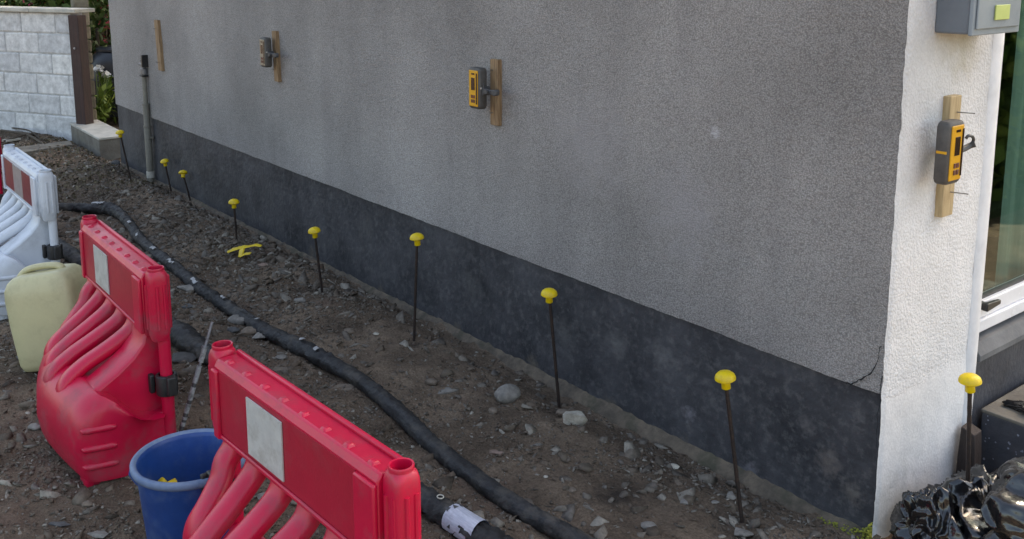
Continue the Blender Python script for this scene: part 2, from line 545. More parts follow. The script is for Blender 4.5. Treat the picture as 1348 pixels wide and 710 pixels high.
# ------------------------------------------------------------------ mesh helpers
def link_mesh(name, me, mat, parent=None, smooth=35, bevel=0, seg=2):
    if mat is not None:
        me.materials.append(mat)
    if smooth is not None:
        me.polygons.foreach_set('use_smooth', [True] * len(me.polygons))
        me.update()
        me.set_sharp_from_angle(angle=R(smooth))
    o = bpy.data.objects.new(name, me)
    col.objects.link(o)
    if parent:
        o.parent = parent
    if bevel:
        b = o.modifiers.new("bevel", 'BEVEL')
        b.width = bevel
        b.segments = seg
        b.limit_method = 'ANGLE'
        b.angle_limit = R(35)
        b.harden_normals = False
    return o


class MB:
    def __init__(s):
        s.v = []
        s.f = []

    def add(s, vs_, fs):
        k = len(s.v)
        s.v += [tuple(float(c) for c in v) for v in vs_]
        s.f += [tuple(i + k for i in f) for f in fs]
        return s

    def box(s, x0, x1, y0, y1, z0, z1, M4=None):
        p = [(x0, y0, z0), (x1, y0, z0), (x1, y1, z0), (x0, y1, z0), (x0, y0, z1), (x1, y0, z1), (x1, y1, z1), (x0, y1, z1)]
        if M4 is not None:
            p = [tuple(M4 @ Vector(q)) for q in p]
        return s.add(p, [(0, 3, 2, 1), (4, 5, 6, 7), (0, 1, 5, 4), (1, 2, 6, 5), (2, 3, 7, 6), (3, 0, 4, 7)])

    def loft(s, rings, cap0=True, cap1=True, closed=True):
        n = len(rings[0])
        vs_ = [p for r in rings for p in r]
        fs = []
        for i in range(len(rings) - 1):
            for j in range(n if closed else n - 1):
                k = (j + 1) % n
                fs.append((i * n + j, i * n + k, (i + 1) * n + k, (i + 1) * n + j))
        if cap0:
            fs.append(tuple(reversed(range(n))))
        if cap1:
            fs.append(tuple((len(rings) - 1) * n + j for j in range(n)))
        return s.add(vs_, fs)

    def tube(s, path, rad, n=10, cap=True, jitter=None, ez=1.0, a0=0, a1=None):
        path = [Vector([float(c) for c in p]) for p in path]
        rings = []
        up = Vector((0, 0, 1))
        prev = None
        for i, p in enumerate(path):
            t = (path[min(i + 1, len(path) - 1)] - path[max(i - 1, 0)]).normalized()
            if prev is None:
                a = up if abs(t.z) < .9 else Vector((1, 0, 0))
                u = t.cross(a).normalized()
            else:
                u = (prev - t * prev.dot(t)).normalized()
            prev = u
            v = u.cross(t).normalized()
            r = rad[i] if hasattr(rad, '__len__') else rad
            ring = []
            arc = a1 is not None
            for j in range(n + (1 if arc else 0)):
                a = a0 + (a1 - a0) * j / n if arc else 2 * math.pi * j / n
                rr = r * (jitter(i, j, p) if jitter else 1)
                ring.append(p + (u * math.cos(a) + v * math.sin(a) * ez) * rr)
            rings.append(ring)
        return s.loft(rings, cap and a1 is None, cap and a1 is None, closed=a1 is None)

    def lathe(s, prof, n=24, c=(0, 0, 0), M4=None, cap0=False, cap1=False):
        rings = []
        for r, z in prof:
            ring = [Vector((c[0] + r * math.cos(2 * math.pi * j / n), c[1] + r * math.sin(2 * math.pi * j / n), c[2] + z)) for j in range(n)]
            if M4 is not None:
                ring = [M4 @ p for p in ring]
            rings.append(ring)
        return s.loft(rings, cap0, cap1)

    def obj(s, name, mat, parent=None, smooth=35, bevel=0, seg=2, xf=None):
        me = bpy.data.meshes.new(name)
        v = s.v if xf is None else [tuple(xf @ Vector(p)) for p in s.v]
        me.from_pydata(v, [], s.f)
        bm = bmesh.new()
        bm.from_mesh(me)
        bmesh.ops.recalc_face_normals(bm, faces=bm.faces)
        bm.to_mesh(me)
        bm.free()
        return link_mesh(name, me, mat, parent, smooth, bevel, seg)


def np_mesh(name, V, F, mat, parent=None, smooth=35):
    """V (n,3), F (m,k) uniform polygons"""
    V = np.asarray(V, np.float32)
    F = np.asarray(F, np.int32)
    me = bpy.data.meshes.new(name)
    me.vertices.add(len(V))
    me.vertices.foreach_set('co', V.ravel())
    k = F.shape[1]
    me.loops.add(F.size)
    me.loops.foreach_set('vertex_index', F.ravel())
    me.polygons.add(len(F))
    me.polygons.foreach_set('loop_start', np.arange(0, F.size, k, dtype=np.int32))
    me.polygons.foreach_set('loop_total', np.full(len(F), k, np.int32))
    me.update(calc_edges=True)
    me.validate()
    return link_mesh(name, me, mat, parent, smooth)


def grid_faces(nx, ny):
    i, j = np.meshgrid(np.arange(nx - 1), np.arange(ny - 1), indexing='ij')
    a = (i * ny + j).ravel()
    return np.stack([a, a + ny, a + ny + 1, a + 1], 1)


def empty(name, loc, label=None, cat=None, rz=0, group=None, rot=None):
    o = bpy.data.objects.new(name, None)
    o.empty_display_size = .1
    col.objects.link(o)
    o.location = [float(c) for c in loc]
    o.rotation_euler = rot or (0, 0, rz)
    return tag(o, label, cat, group)


def tag(o, label=None, cat=None, group=None, kind=None):
    if label:
        o['label'] = label
    if cat:
        o['category'] = cat
    if group:
        o['group'] = group
    if kind:
        o['kind'] = kind
    return o


def children(o):
    return [c for c in bpy.data.objects if c.parent == o]


def copy_tree(o, parent=None):
    c = o.copy()
    col.objects.link(c)
    c.parent = parent
    for ch in children(o):
        copy_tree(ch, c)
    return c


def catmull(pts, per=8):
    pts = [np.array(p, float) for p in pts]
    P = [2 * pts[0] - pts[1]] + pts + [2 * pts[-1] - pts[-2]]
    out = []
    for i in range(1, len(P) - 2):
        for k in range(per):
            t = k / per
            a, b, c, d = P[i - 1], P[i], P[i + 1], P[i + 2]
            out.append(.5 * ((2 * b) + (c - a) * t + (2 * a - 5 * b + 4 * c - d) * t * t + (3 * b - a - 3 * c + d) * t ** 3))
    out.append(P[-2])
    return out


# ------------------------------------------------------------------ ground
def axis(lo, hi, step, outer_lo, outer_hi):
    a = list(np.arange(lo, hi + 1e-6, step))
    s = step
    x = a[-1]
    up = []
    while x < outer_hi:
        s *= 1.35
        x += s
        up.append(x)
    s = step
    x = a[0]
    dn = []
    while x > outer_lo:
        s *= 1.35
        x -= s
        dn.append(x)
    return np.array(dn[::-1] + a + up)


gx = axis(-9.2, 1.2, .015, -90, 90)
gy = axis(-2.6, 0.95, .015, -90, 90)
GX, GY = np.meshgrid(gx, gy, indexing='ij')
GZ = ground_h(GX, GY)
ground = np_mesh("ground", np.stack([GX.ravel(), GY.ravel(), GZ.ravel()], 1), grid_faces(len(gx), len(gy)), M['dirt'], smooth=180)
tag(ground, "brown stony dirt ground along the house", kind='structure')

# ------------------------------------------------------------------ house
XF, YB, HT = -6.862, 7.4, 5.0
house = empty("house", (0, 0, 0), "grey roughcast house with black painted plinth and white gable end", "house")


def relief(s, z, seed, amp):
    return amp * (fbm(s * 5, z * 5, 3, seed) + .45 * fbm(s * 45, z * 45, 2, seed + 9))


zs = np.concatenate([np.arange(0, 1.14, .012), np.linspace(1.16, HT - .44, 14)])
xs = np.concatenate([np.arange(XF, -.02, .014), np.array([-.02, -.012, -.006, 0.0])])
S, T = np.meshgrid(xs, zs, indexing='ij')
top_line = .398 + (.447 - .398) * (S / XF) + .003 * fbm(S * 6, S * 0, 3, 77) + .0015 * fbm(S * 50, S * 0, 2, 71)
Z = top_line + T
Z[:, -1] = HT
wob = .004 * fbm(Z * 30, Z * 0 + .5, 3, 31)             # ragged arris between grey and white
edge = sstep(-.03, 0, S)
Y = -relief(S, Z, 41, .0028) - .004 + edge * .003
X = S.copy()
X[-1, :] = 0 - .0035 + wob[-1, :]
V = np.stack([X.ravel(), Y.ravel(), Z.ravel()], 1)
nx, nz = len(xs), len(zs)
lip = np.stack([X[:, 0], np.full(nx, .012), Z[:, 0]], 1)
F = grid_faces(nx, nz)
k0 = len(V)
lf = np.array([(i * nz, (i + 1) * nz, k0 + i + 1, k0 + i) for i in range(nx - 1)])
side_wall = np_mesh("side_wall", np.vstack([V, lip]), np.vstack([F, lf]), M['render_grey'], house, 60)

# plinth, set a little back below the lip
zs2 = np.arange(-.3, .43, .016)
S2, T2 = np.meshgrid(np.concatenate([np.arange(XF, -.01, .02), [-.002]]), zs2, indexing='ij')
Zp = np.minimum(T2, 9)
Zp = -.3 + (T2 + .3) * (.405 + .3 + (.447 - .398) * (S2 / XF)) / .72
Yp = .008 - .0035 * fbm(S2 * 4, Zp * 4, 4, 51)
np_mesh("plinth", np.stack([S2.ravel(), Yp.ravel(), Zp.ravel()], 1), grid_faces(S2.shape[0], S2.shape[1]), M['plinth'], house, 60)

# white gable end wall (roughcast), from the arris to the window
PW = .475
ys = np.concatenate([[0, .004, .010], np.arange(.02, PW, .012), [PW]])
zs3 = np.concatenate([np.arange(-.3, 1.58, .012), np.linspace(1.62, HT, 12)])
S3, T3 = np.meshgrid(ys, zs3, indexing='ij')
X3 = relief(S3, T3, 61, .0024) * sstep(0, .02, S3) - .0035 * (1 - sstep(0, .012, S3))
X3 = X3 + .004 * fbm(T3 * 30, T3 * 0 + .5, 3, 31) * (S3 == 0)
Y3 = S3 - .004 * (S3 == 0)
lowsmooth = 1 - sstep(.34, .42, T3)
X3 = X3 + .002 * lowsmooth
np_mesh("gable_wall", np.stack([X3.ravel(), Y3.ravel(), T3.ravel()], 1), grid_faces(len(ys), len(zs3)), M['render_white'], house, 60)
# smooth reveal band beside the window
mb = MB()
n_ = 40
zz = np.linspace(-.3, 2.3, 120)
prof = [(.000, PW - .004), (.0045, PW + .004), (.006, PW + .03), (.004, .535), (-.004, .543), (-.11, .545)]
V = []
for (x_, y_) in prof:
    for z_ in zz:
        V.append((x_ + .0018 * mn.noise(Vector((y_ * 20, z_ * 6, 3))), y_ + .0025 * mn.noise(Vector((y_ * 9, z_ * 3, 8))), z_))
np_mesh("reveal_band", V, grid_faces(len(prof), len(zz)), M['render_smooth'], house, 60)
# rest of the shell
shell = MB()
shell.box(-.25, -.008, .5455, 2.6, 2.3, HT)
shell.box(-.25, -.002, 2.6, YB, -.3, HT)
shell.box(XF, XF + .25, .02, YB, -.3, HT)
shell.box(XF + .25, -.25, YB - .25, YB, -.3, HT)
shell.obj("outer_wall", M['render_white'], house)
# gable roof with eaves, ridge along x
ov = .35
rb = MB()
e0, e1, rz_ = -.45, YB + .45, 7.6
prf = [(e0, HT - .12), (e0, HT + .02), (YB / 2, rz_), (e1, HT + .02), (e1, HT - .12), (YB / 2, rz_ - .2)]
rb.loft([[(XF - ov, y_, z_) for y_, z_ in prf], [(.03, y_, z_) for y_, z_ in prf]])
rb.obj("roof", M['roof'], house, smooth=None)
for xg in (-.02, XF + .02):
    gb = MB()
    gb.add([(xg, 0, HT), (xg, YB, HT), (xg, YB / 2, rz_ - .25)], [(0, 1, 2)])
    gb.obj("gable_triangle", M['render_white'], house, smooth=None)
# footing ledge of crumbling mortar
fx = np.arange(XF, .03, .02)
prof = []
rows = []
for x_ in fx:
    t = (x_ - XF) / -XF
    wd = .012 + .022 * t + .008 * float(fbm(x_ * 5, 1.0, 3, 88))
    zt = -.066 + .012 * t + .006 * float(fbm(x_ * 7, 3.0, 3, 89))
    rows.append([(x_, .012, zt + .026), (x_, .002, zt + .018), (x_, -wd * .6, zt + .004), (x_, -wd, zt - .010), (x_, -wd - .012, zt - .035), (x_, -wd - .02, -.14)])
fm = MB().loft(rows, False, False, closed=False)
for i, v in enumerate(fm.v):
    q = Vector(v)
    fm.v[i] = (v[0], v[1] - .008 * mn.noise(q * 22), v[2] + .008 * mn.noise(q * 31 + Vector((5, 5, 5))))
fm.obj("footing", M['footing'], house, 50)
# moss at the corner
mz = MB()
for k in range(260):
    a = random.random()
    c = Vector((-.004 - .20 * a ** 3, -.004 - .022 * random.random(), -.045 - .01 * a + .06 * random.random() * (1 - a)))
    r = .0015 + .003 * random.random()
    mz.lathe([(r * .7, 0), (r, r * .4), (r * .6, r), (.0005, r * 1.15)], 6, c)
tag(mz.obj("moss_patch", M['moss'], house, 60), kind='stuff')


# cracks: jagged slits
def crack(pts, wd, axis_, mat, name, off):
    pts = [Vector(p) for p in pts]
    fine = []
    for a, b in zip(pts[:-1], pts[1:]):
        for k in range(5):
            t = k / 5
            q = a.lerp(b, t)
            j = Vector((random.uniform(-1, 1), random.uniform(-1, 1), random.uniform(-1, 1))) * .0035
            fine.append(q + j)
    fine.append(pts[-1])
    L_, R_ = [], []
    for i, p in enumerate(fine):
        t = (fine[min(i + 1, len(fine) - 1)] - fine[max(i - 1, 0)]).normalized()
        nn = Vector((0, -1, 0)) if axis_ == 'y' else Vector((1, 0, 0))
        s = t.cross(nn).normalized() * wd * random.uniform(.35, 1) * (1 - .6 * i / len(fine))
        base = Vector((p.x, off, p.z)) if axis_ == 'y' else Vector((off, p.y, p.z))
        L_.append(base + s)
        R_.append(base - s)
    mbk = MB()
    mbk.loft([[a, b] for a, b in zip(L_, R_)], False, False, closed=False)
    return mbk.obj(name, mat, house, None)


crack([(-.115, 0, .397), (-.095, 0, .403), (-.066, 0, .428), (-.035, 0, .455), (-.019, 0, .500), (-.010, 0, .545)], .0036, 'y', M['crack'], "crack", -.0100)
crack([(-.006, 0, .46), (-.008, 0, .31), (-.006, 0, .22)], .0016, 'y', M['crack'], "crack", -.0075)
crack([(0, .0, .400), (0, .03, .388), (0, .075, .384), (0, .12, .392), (0, .2, .388)], .0016, 'x', M['crack_pale'], "crack", .0085)

# window in the gable end
win = MB()
Y0, Y1, Z0, Z1 = .548, 2.55, .428, 2.28


def bar(mb, x0, x1, y0, y1, z0, z1):
    mb.box(x0, x1, y0, y1, z0, z1)


wf = MB()
wf.box(-.10, -.022, Y0, Y0 + .030, Z0, Z1)
wf.box(-.10, -.022, Y1 - .05, Y1, Z0, Z1)
wf.box(-.10, -.024, Y0 + .030, Y1 - .05, Z0, Z0 + .040)
wf.box(-.10, -.024, Y0 + .030, Y1 - .05, Z1 - .05, Z1)
frame = wf.obj("window", M['upvc'], house, None, .004)
ws = MB()
ws.box(-.085, -.034, Y0 + .031, Y0 + .050, Z0 + .041, Z1 - .051)
ws.box(-.085, -.034, Y0 + .050, 1.60, Z0 + .041, Z0 + .095)
ws.box(-.085, -.034, 1.60, 1.66, Z0 + .041, Z1 - .051)
ws.box(-.085, -.034, Y0 + .050, 1.60, Z1 - .11, Z1 - .051)
ws.obj("sash", M['upvc'], frame, None, .004)
gk = MB()
gk.box(-.066, -.050, Y0 + .050, 1.6, Z0 + .095, Z0 + .104)
gk.box(-.060, -.046, Y0 + .050, Y0 + .057, Z0 + .104, Z1 - .11)
gk.obj("gasket", M['black_handle'], frame, None)
gl = MB()
gl.box(-.064, -.058, Y0 + .049, 1.61, Z0 + .094, Z1 - .10)
gl.box(-.064, -.058, 1.66, Y1 - .05, Z0 + .03, Z1 - .03)
gl.obj("glass", M['glass'], frame, None)
cp = EN(1302, 400, -.02)
hd = MB()
hd.loft([[(-.034, cp[1] - .035 + dy, cp[2] + dz) for dy, dz in ((-.012, -.012), (.012, -.012), (.012, .012), (-.012, .012))],
         [(-.012, cp[1] - .035 + dy, cp[2] + dz) for dy, dz in ((-.011, -.010), (.012, -.010), (.012, .011), (-.011, .011))]])
hd.loft([[(xx, cp[1] - .045, cp[2] + dz) for xx, dz in ((-.020, -.013), (-.002, -.013), (-.002, .013), (-.020, .013))],
         [(xx, cp[1] + .048, cp[2] + dz) for xx, dz in ((-.017, -.007), (-.004, -.007), (-.004, .007), (-.017, .007))]])
hd.obj("handle", M['black_handle'], frame, 30, .002)
# sill and dark wall under the window
sl = MB()
sl.loft([[(-.10, y_, .420), (-.014, y_, .405), (.008, y_, .372), (.008, y_, .352), (-.03, y_, .349), (-.10, y_, .349)] for y_ in np.linspace(.549, 2.6, 30)])
sl.obj("sill", M['sill'], house, 30, .002)
dw = MB()
yy = np.linspace(.549, 2.6, 60)
zz = np.linspace(-.3, .35, 24)
V = [(-.012 + .003 * mn.noise(Vector((0, y_ * 5, z_ * 5))), y_, z_) for y_ in yy for z_ in zz]
np_mesh("under_window_wall", V, grid_faces(60, 24), M['dark_wall'], house, 60)
# room behind the glass
rm = MB()
rm.box(-3.6, -3.5, .25, 3.5, -.1, 2.6)
rm.box(-3.5, -.26, .20, .28, -.1, 2.6)
rm.box(-3.5, -.26, 3.4, 3.5, -.1, 2.6)
rm.box(-3.5, -.12, .28, 3.4, -.1, 0)
rm.box(-3.5, -.12, .28, 3.4, 2.45, 2.6)
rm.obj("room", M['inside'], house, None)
cu = MB()  # panel added behind the glass to give the pane its teal tone
rows = []
for k in range(60):
    t = k / 59
    y_ = EN(1331, 200, -.12)[1] + 1.4 * t
    x_ = -.135 + .02 * math.sin(k * .9)
    rows.append([(x_, y_, .05), (x_, y_, 2.3)])
cu.loft(rows, False, False, closed=False)
cu.obj("pane_tint_panel", M['pane_tint_panel'], house, 60)

# step beside the wall at the right
stp = empty("concrete_block", (0, 0, 0), "low concrete block with dark flecked front under the window", "concrete block")
sb = MB()
sb.box(0.004, 1.1, .60, 1.9, -.05, .1705)
cap_ = MB()
cap_.box(0.004, 1.105, .594, 1.9, .171, .182)
sb.obj("block_body", M['dark_wall'], stp, None, .006)
cap_.obj("block_top", M['concrete'], stp, None, .003)
fk = MB()
for k in range(170):
    x_ = random.uniform(.02, .9)
    z_ = random.uniform(-.02, .165)
    r = random.uniform(.0015, .0045)
    fk.add([(x_ + r * math.cos(a) * random.uniform(.6, 1.2), .5985, z_ + r * math.sin(a) * random.uniform(.6, 1.3)) for a in np.linspace(0, 2 * math.pi, 7)[:-1]], [tuple(range(6))])
tag(fk.obj("paint_fleck", M['fleck'], stp, None), kind='stuff')


# ------------------------------------------------------------------ road barriers
HB, LB = .65, .84


def ring_interp(P, nper=5):
    """closed smooth ring from control points (plan)"""
    n = len(P)
    out = []
    for i in range(n):
        a, b, c, d = [np.array(P[(i + k - 1) % n], float) for k in range(4)]
        for k in range(nper):
            t = k / nper
            out.append(.5 * ((2 * b) + (c - a) * t + (2 * a - 5 * b + 4 * c - d) * t * t + (3 * b - a - 3 * c + d) * t ** 3) * .45 + (b + (c - b) * t) * .55)
    return out


def make_barrier(label, group, kind='red'):
    plas = M['red'] if kind == 'red' else M['white_plastic']
    root = empty("road_barrier", (0, 0, 0), label, "barrier", group=group)
    hx = LB / 2
    # --- top board, hollow box with raised border
    bd = MB()
    z0, z1 = .425, .640
    xa, xb = -hx + .060, hx - .050
    sec = [(-.036, z0), (-.040, z0 + .02), (-.040, z1 - .022), (-.030, z1 - .006), (.030, z1 - .006), (.040, z1 - .022), (.040, z0 + .02), (.036, z0)]
    nseg = 40
    rings = []
    for k in range(nseg + 1):
        x_ = xa + (xb - xa) * k / nseg
        rings.append([(x_, y_, z_) for y_, z_ in sec])
    bd.loft(rings)
    # raised rails along the top edges and the notches between them
    bd.box(xa, xb, .019, .031, z1 - .008, z1 + .004)
    board = bd.obj("top_board", plas, root, 30, .004)
    for k in range(8):
        lg = MB()
        x_ = xa + .045 + (xb - xa - .09) * k / 7
        lg.loft([[(x_ - .013, -.030, z1 - .010), (x_ + .013, -.030, z1 - .010), (x_ + .013, -.004, z1 - .010), (x_ - .013, -.004, z1 - .010)],
                 [(x_ - .010, -.024, z1 - .001), (x_ + .006, -.024, z1 + .000), (x_ + .006, -.010, z1 + .001), (x_ - .010, -.010, z1 + .000)]])
        lg.obj("top_lug", plas, board, 30, .003)
    # --- border frame standing proud of the front and back of the board
    for sy in (-1, 1):
        bf = MB()
        ya, yb = (-.049, -.0395) if sy < 0 else (.0395, .049)
        bf.box(xa, xb, ya * .95, yb * .95, z0 + .012, z0 + .024)
        bf.box(xa, xa + .030, ya - .001, yb + .001, z0 + .010, z1 - .026)
        bf.box(xb - .075, xb, ya - .001, yb + .001, z0 + .010, z1 - .026)
        bf.obj("border", plas, board, 30, .004)
    pn = MB()
    if kind == 'red':
        pn.box(xa + .031, xb - .076, -.0418, -.0392, z0 + .026, z1 - .026)
        pn.obj("panel_sheet", M['red_panel'], board, None)
        rs = MB()
        rs.box(-.060 - .115, -.060 + .055, -.0460, -.0427, z0 + .037, z1 - .037)
        rs.obj("reflective_patch", M['reflect'], board, None)
    else:
        L_ = xb - .076 - xa - .031
        for q, (a, b, mt) in enumerate(((0, .34, 'dark_red'), (.34, .66, 'reflect_grey'), (.66, 1, 'dark_red'))):
            rs = MB()
            rs.box(xa + .031 + a * L_ + .0005, xa + .031 + b * L_ - .0005, -.0440, -.0392, z0 + .036, z1 - .036)
            rs.obj("reflective_patch", M[mt], board, None)
    # --- end columns with open sockets at the top
    for sx in (-1, 1):
        c = MB()
        cx = sx * (hx - .026)
        rr = .027

        def oct_(r, z, e=1.0):
            pts = []
            for j in range(28):
                a = 2 * math.pi * j / 28
                ca, sa = math.cos(a), math.sin(a)
                pts.append((cx + r * math.copysign(abs(ca) ** e, ca), r * 1.08 * math.copysign(abs(sa) ** e, sa), z))
            return pts
        prof = [(.022, z0 - .010, .6), (.028, z0 + .010, .55), (.029, z0 + .03, .5), (.0295, z1 - .030, .5), (.029, z1 - .014, .55), (.0265, z1 - .002, .65), (.0245, z1 + .002, .85),
                (.0235, z1 + .004, 1), (.0240, z1 + .008, 1), (.0245, z1 + .012, 1), (.0232, z1 + .0145, 1), (.0205, z1 + .0135, 1), (.0195, z1 + .006, 1), (.0190, z1 - .03, 1), (.0185, z1 - .09, 1)]
        c.loft([oct_(r, z, e) for r, z, e in prof], True, True)
        cc = c.obj("socket_column", plas, board, 40, 0)
        # moulded vertical ribs on the column
        rb_ = MB()
        for a in (-100, -60, -15, 25) if sx > 0 else (-120, -165, -210):
            aa = R(a)
            px_, py_ = cx + rr * 1.13 * math.cos(aa), rr * 1.19 * math.sin(aa)
            rb_.tube([(px_, py_, z0 + .030), (px_, py_, z1 - .040)], .0055, 8)
        rb_.obj("column_rib", plas, board, 40)
        # web between the column and the board
    for wa, wz in ((-hx + .035, xa + .004), (xb - .004, hx - .035)):
        MB().box(wa, wz, -.026, .026, z0 + .01, z1 - .012).obj("column_web", plas, board, 30, .006)
    # --- posts down to the ground at both ends
    for sx in (-1, 1):
        p = MB()
        cx = sx * (hx - .026)
        p.lathe([(.016, -.02), (.020, 0), (.020, .25), (.019, .26), (.019, z0)], 16, (cx, .012, .004), cap0=True, cap1=True)
        p.obj("post", plas, root, 40)
    # --- water tank, flared to the front
    tk = MB()
    plan = [(hx - .045, .035), (hx - .028, -.045), (hx + .020, -.150), (hx - .02, -.262), (.06, -.300), (-.24, -.225), (-hx + .10, -.10), (-hx + .055, .035)]

    def lev(z, s, yo=0.0, bulge=1.0):
        base = ring_interp(plan, 5)
        cy = -.10
        out = []
        for q in base:
            x_ = q[0] * (1 - .10 * (1 - s))
            y_ = cy + (q[1] - cy) * s
            y_ = .035 + (y_ - .035) * bulge
            k_ = float(sstep(-.20, -.06, y_))
            out.append((x_, y_, z if z < .10 else .10 + (z - .10) * (1 - .62 * k_)))
        return out
    tk.loft([lev(.010, .93), lev(.022, .97), lev(.060, 1.0, bulge=1.02), lev(.12, 1.0, bulge=1.05), lev(.19, .99, bulge=1.04), lev(.235, .97, bulge=.98), lev(.262, .95, bulge=.90),
             lev(.280, .93, bulge=.80), lev(.287, .90, bulge=.66), lev(.280, .86, bulge=.46), lev(.272, .70, bulge=.28)])
    tank = tk.obj("tank", plas, root, 55)
    # feet
    for fx_, fy_ in ((hx - .05, -.235), (hx - .06, -.01), (-.20, -.18), (-hx + .12, -.0)):
        ft = MB()
        ft.box(fx_ - .05, fx_ + .03, fy_ - .02, fy_ + .03, -.02, .03)
        ft.obj("foot", plas, tank, 40, .008)
    # web between the last arm and the post
    wbp = MB()
    sc_ = [(.026, z0 + .012), (-.034, z0 + .012), (-.044, z0 - .030), (-.080, z0 - .070), (-.135, z0 - .110), (-.195, z0 - .145), (-.214, z0 - .172), (-.15, z0 - .25), (.022, z0 - .34)]
    wbp.loft([[(x_, y_ * k_, z_) for y_, z_ in sc_] for x_, k_ in ((hx - .20, .93), (hx - .18, .99), (hx - .085, 1), (hx - .068, .93))])
    wbp.obj("end_web", plas, tank, 50, .006)
    # raised horizontal ribs on the near end
    for zr in (.065, .125, .185):
        a = np.array((hx + .016, -.160))
        b = np.array((hx - .006, -.262))
        d = b - a
        nrm = np.array((-d[1], d[0]))
        nrm = nrm / np.linalg.norm(nrm) * (1 if -d[1] > 0 else -1)
        bul = {.065: .000, .125: .003, .185: .001}[zr]
        rbm = MB()
        tt_ = (0., .07, .2, .8, .93, 1.)
        pts = [a + d * t + nrm * (bul + (-.010 if t in (0., 1.) else .000)) for t in tt_]
        rbm.tube([(p[0], p[1], zr) for p in pts], [.004, .0095, .0115, .0115, .0095, .004], 10)
        rbm.obj("tank_rib", plas, tank, 50)
    # rear sheet joining tank and board
    # --- curved arms between board and tank
    outx = [-hx + .055, -hx + .10, -.24, .06, hx - .02, hx + .02]
    outy = [-.07, -.11, -.225, -.300, -.262, -.15]
    for k in range(5):
        t = k / 4
        x0 = xa + .048 + (xb - xa - .228) * t
        x1 = x0 * .92 + .005
        yo = float(np.interp(x1, outx, outy)) * .93
        path = [(x0, -.004, z0 + .020), (x0, -.018, z0 - .010), (x0, -.045, z0 - .042), (x0 * .98 + .005, yo * .42, z0 - .080), (x1, yo * .70, z0 - .122), (x1, yo * .90, z0 - .162), (x1, yo * .97, z0 - .205), (x1, yo * .90, z0 - .250)]
        pth = catmull(path, 4)
        am = MB()
        nn = len(pth)
        rings = []
        for i, p in enumerate(pth):
            tt = Vector(pth[min(i + 1, nn - 1)] - pth[max(i - 1, 0)]).normalized()
            sx_ = Vector((1, 0, 0))
            u = sx_ - tt * sx_.dot(tt)
            u.normalize()
            v = tt.cross(u)
            s = i / (nn - 1)
            wu = .033 + .024 * (1 - min(1, s / .22)) ** 1.5 + .008 * max(0, s - .55)
            wv = .027 - .008 * s
            ring = []
            for j in range(14):
                a = 2 * math.pi * j / 14
                ca, sa = math.cos(a), math.sin(a)
                ring.append(Vector(p) + u * wu * math.copysign(abs(ca) ** .75, ca) + v * wv * math.copysign(abs(sa) ** .85, sa))
            rings.append(ring)
        am.loft(rings)
        am.obj("arm", plas, root, 60)

    # --- black rubber coupling clip on the near post
    def clip(cx, zc, dirn):
        ck = MB()
        ck.lathe([(.024, -.034), (.033, -.034), (.034, -.030), (.034, .030), (.033, .034), (.024, .034)], 18, (cx, .012, zc))
        ck.box(cx - .070, cx - .020, -.034, -.018, zc - .032, zc + .030)
        ck.box(cx + .024, cx + .052, .000, .030, zc - .026, zc + .036)
        ck.box(cx - .072, cx - .058, -.050, -.030, zc - .030, zc + .026)
        return ck.obj("coupling_clip", M['rubber'], root, 40, .004)
    clip(hx - .026, .262, 1)
    clip(-hx + .026, .262, -1)
    return root


red_b = make_barrier("nearest red plastic barrier with dull white reflective patch, bottom cut off by the frame", "plastic road barriers", 'red')
red_b.location = (-.519, -1.523, 0)
red_b.rotation_euler.z = R(2.2)
rb2 = copy_tree(red_b)
rb2.location = (-2.048, -1.441, -.004)
rb2.rotation_euler.z = R(-1.5)
rb2['label'] = "red plastic barrier standing between the jerrycan and the blue bucket"
rb3 = copy_tree(red_b)
rb3.location = (-5.10, -1.335, 0)
rb3.rotation_euler.z = R(1.5)
rb3['label'] = "red barrier mostly cut off at the left edge, behind the white barrier"
wb_ = make_barrier("white plastic barrier with red and grey reflective stripes, far left behind the jerrycan", "plastic road barriers", 'white')
wb_.location = (-3.815, -1.344, 0)
wb_.rotation_euler.z = R(-.9)


# ------------------------------------------------------------------ jerrycan
def make_can():
    bp = G(62, 480)
    root = empty("jerrycan", (bp[0] + .02, bp[1] + .06, .0), "cloudy yellowish plastic jerrycan leaning between the white and red barriers", "jerrycan")
    W_, D_, H_ = .140, .105, .40

    def ring(z, sx, sy, e=.32, ox=0):
        out = []
        for j in range(36):
            a = 2 * math.pi * j / 36
            ca, sa = math.cos(a), math.sin(a)
            out.append((ox + W_ * sx * math.copysign(abs(ca) ** e, ca), D_ * sy * math.copysign(abs(sa) ** e, sa), z))
        return out
    b = MB()
    b.loft([ring(0, .86, .80), ring(.006, .93, .90), ring(.03, .99, .98), ring(.08, 1, 1), ring(.20, 1.01, 1.03), ring(.30, 1.0, 1.02), ring(.335, .97, .98), ring(.362, .88, .88), ring(.378, .74, .76), ring(.384, .55, .62), ring(.384, .3, .3)])
    b.obj("can_body", M['can'], root, 60)
    h = MB()
    h.tube(catmull([(-.105, 0, .362), (-.085, 0, .384), (-.05, 0, .398), (.02, 0, .400), (.065, 0, .390), (.080, 0, .365)], 5), .017, 12, ez=.8)
    h.obj("handle", M['can'], root, 60)
    root.rotation_euler = (R(-3), R(-9), R(52))
    root.location.z = gh(bp[0], bp[1]) + .012
    return root


make_can()

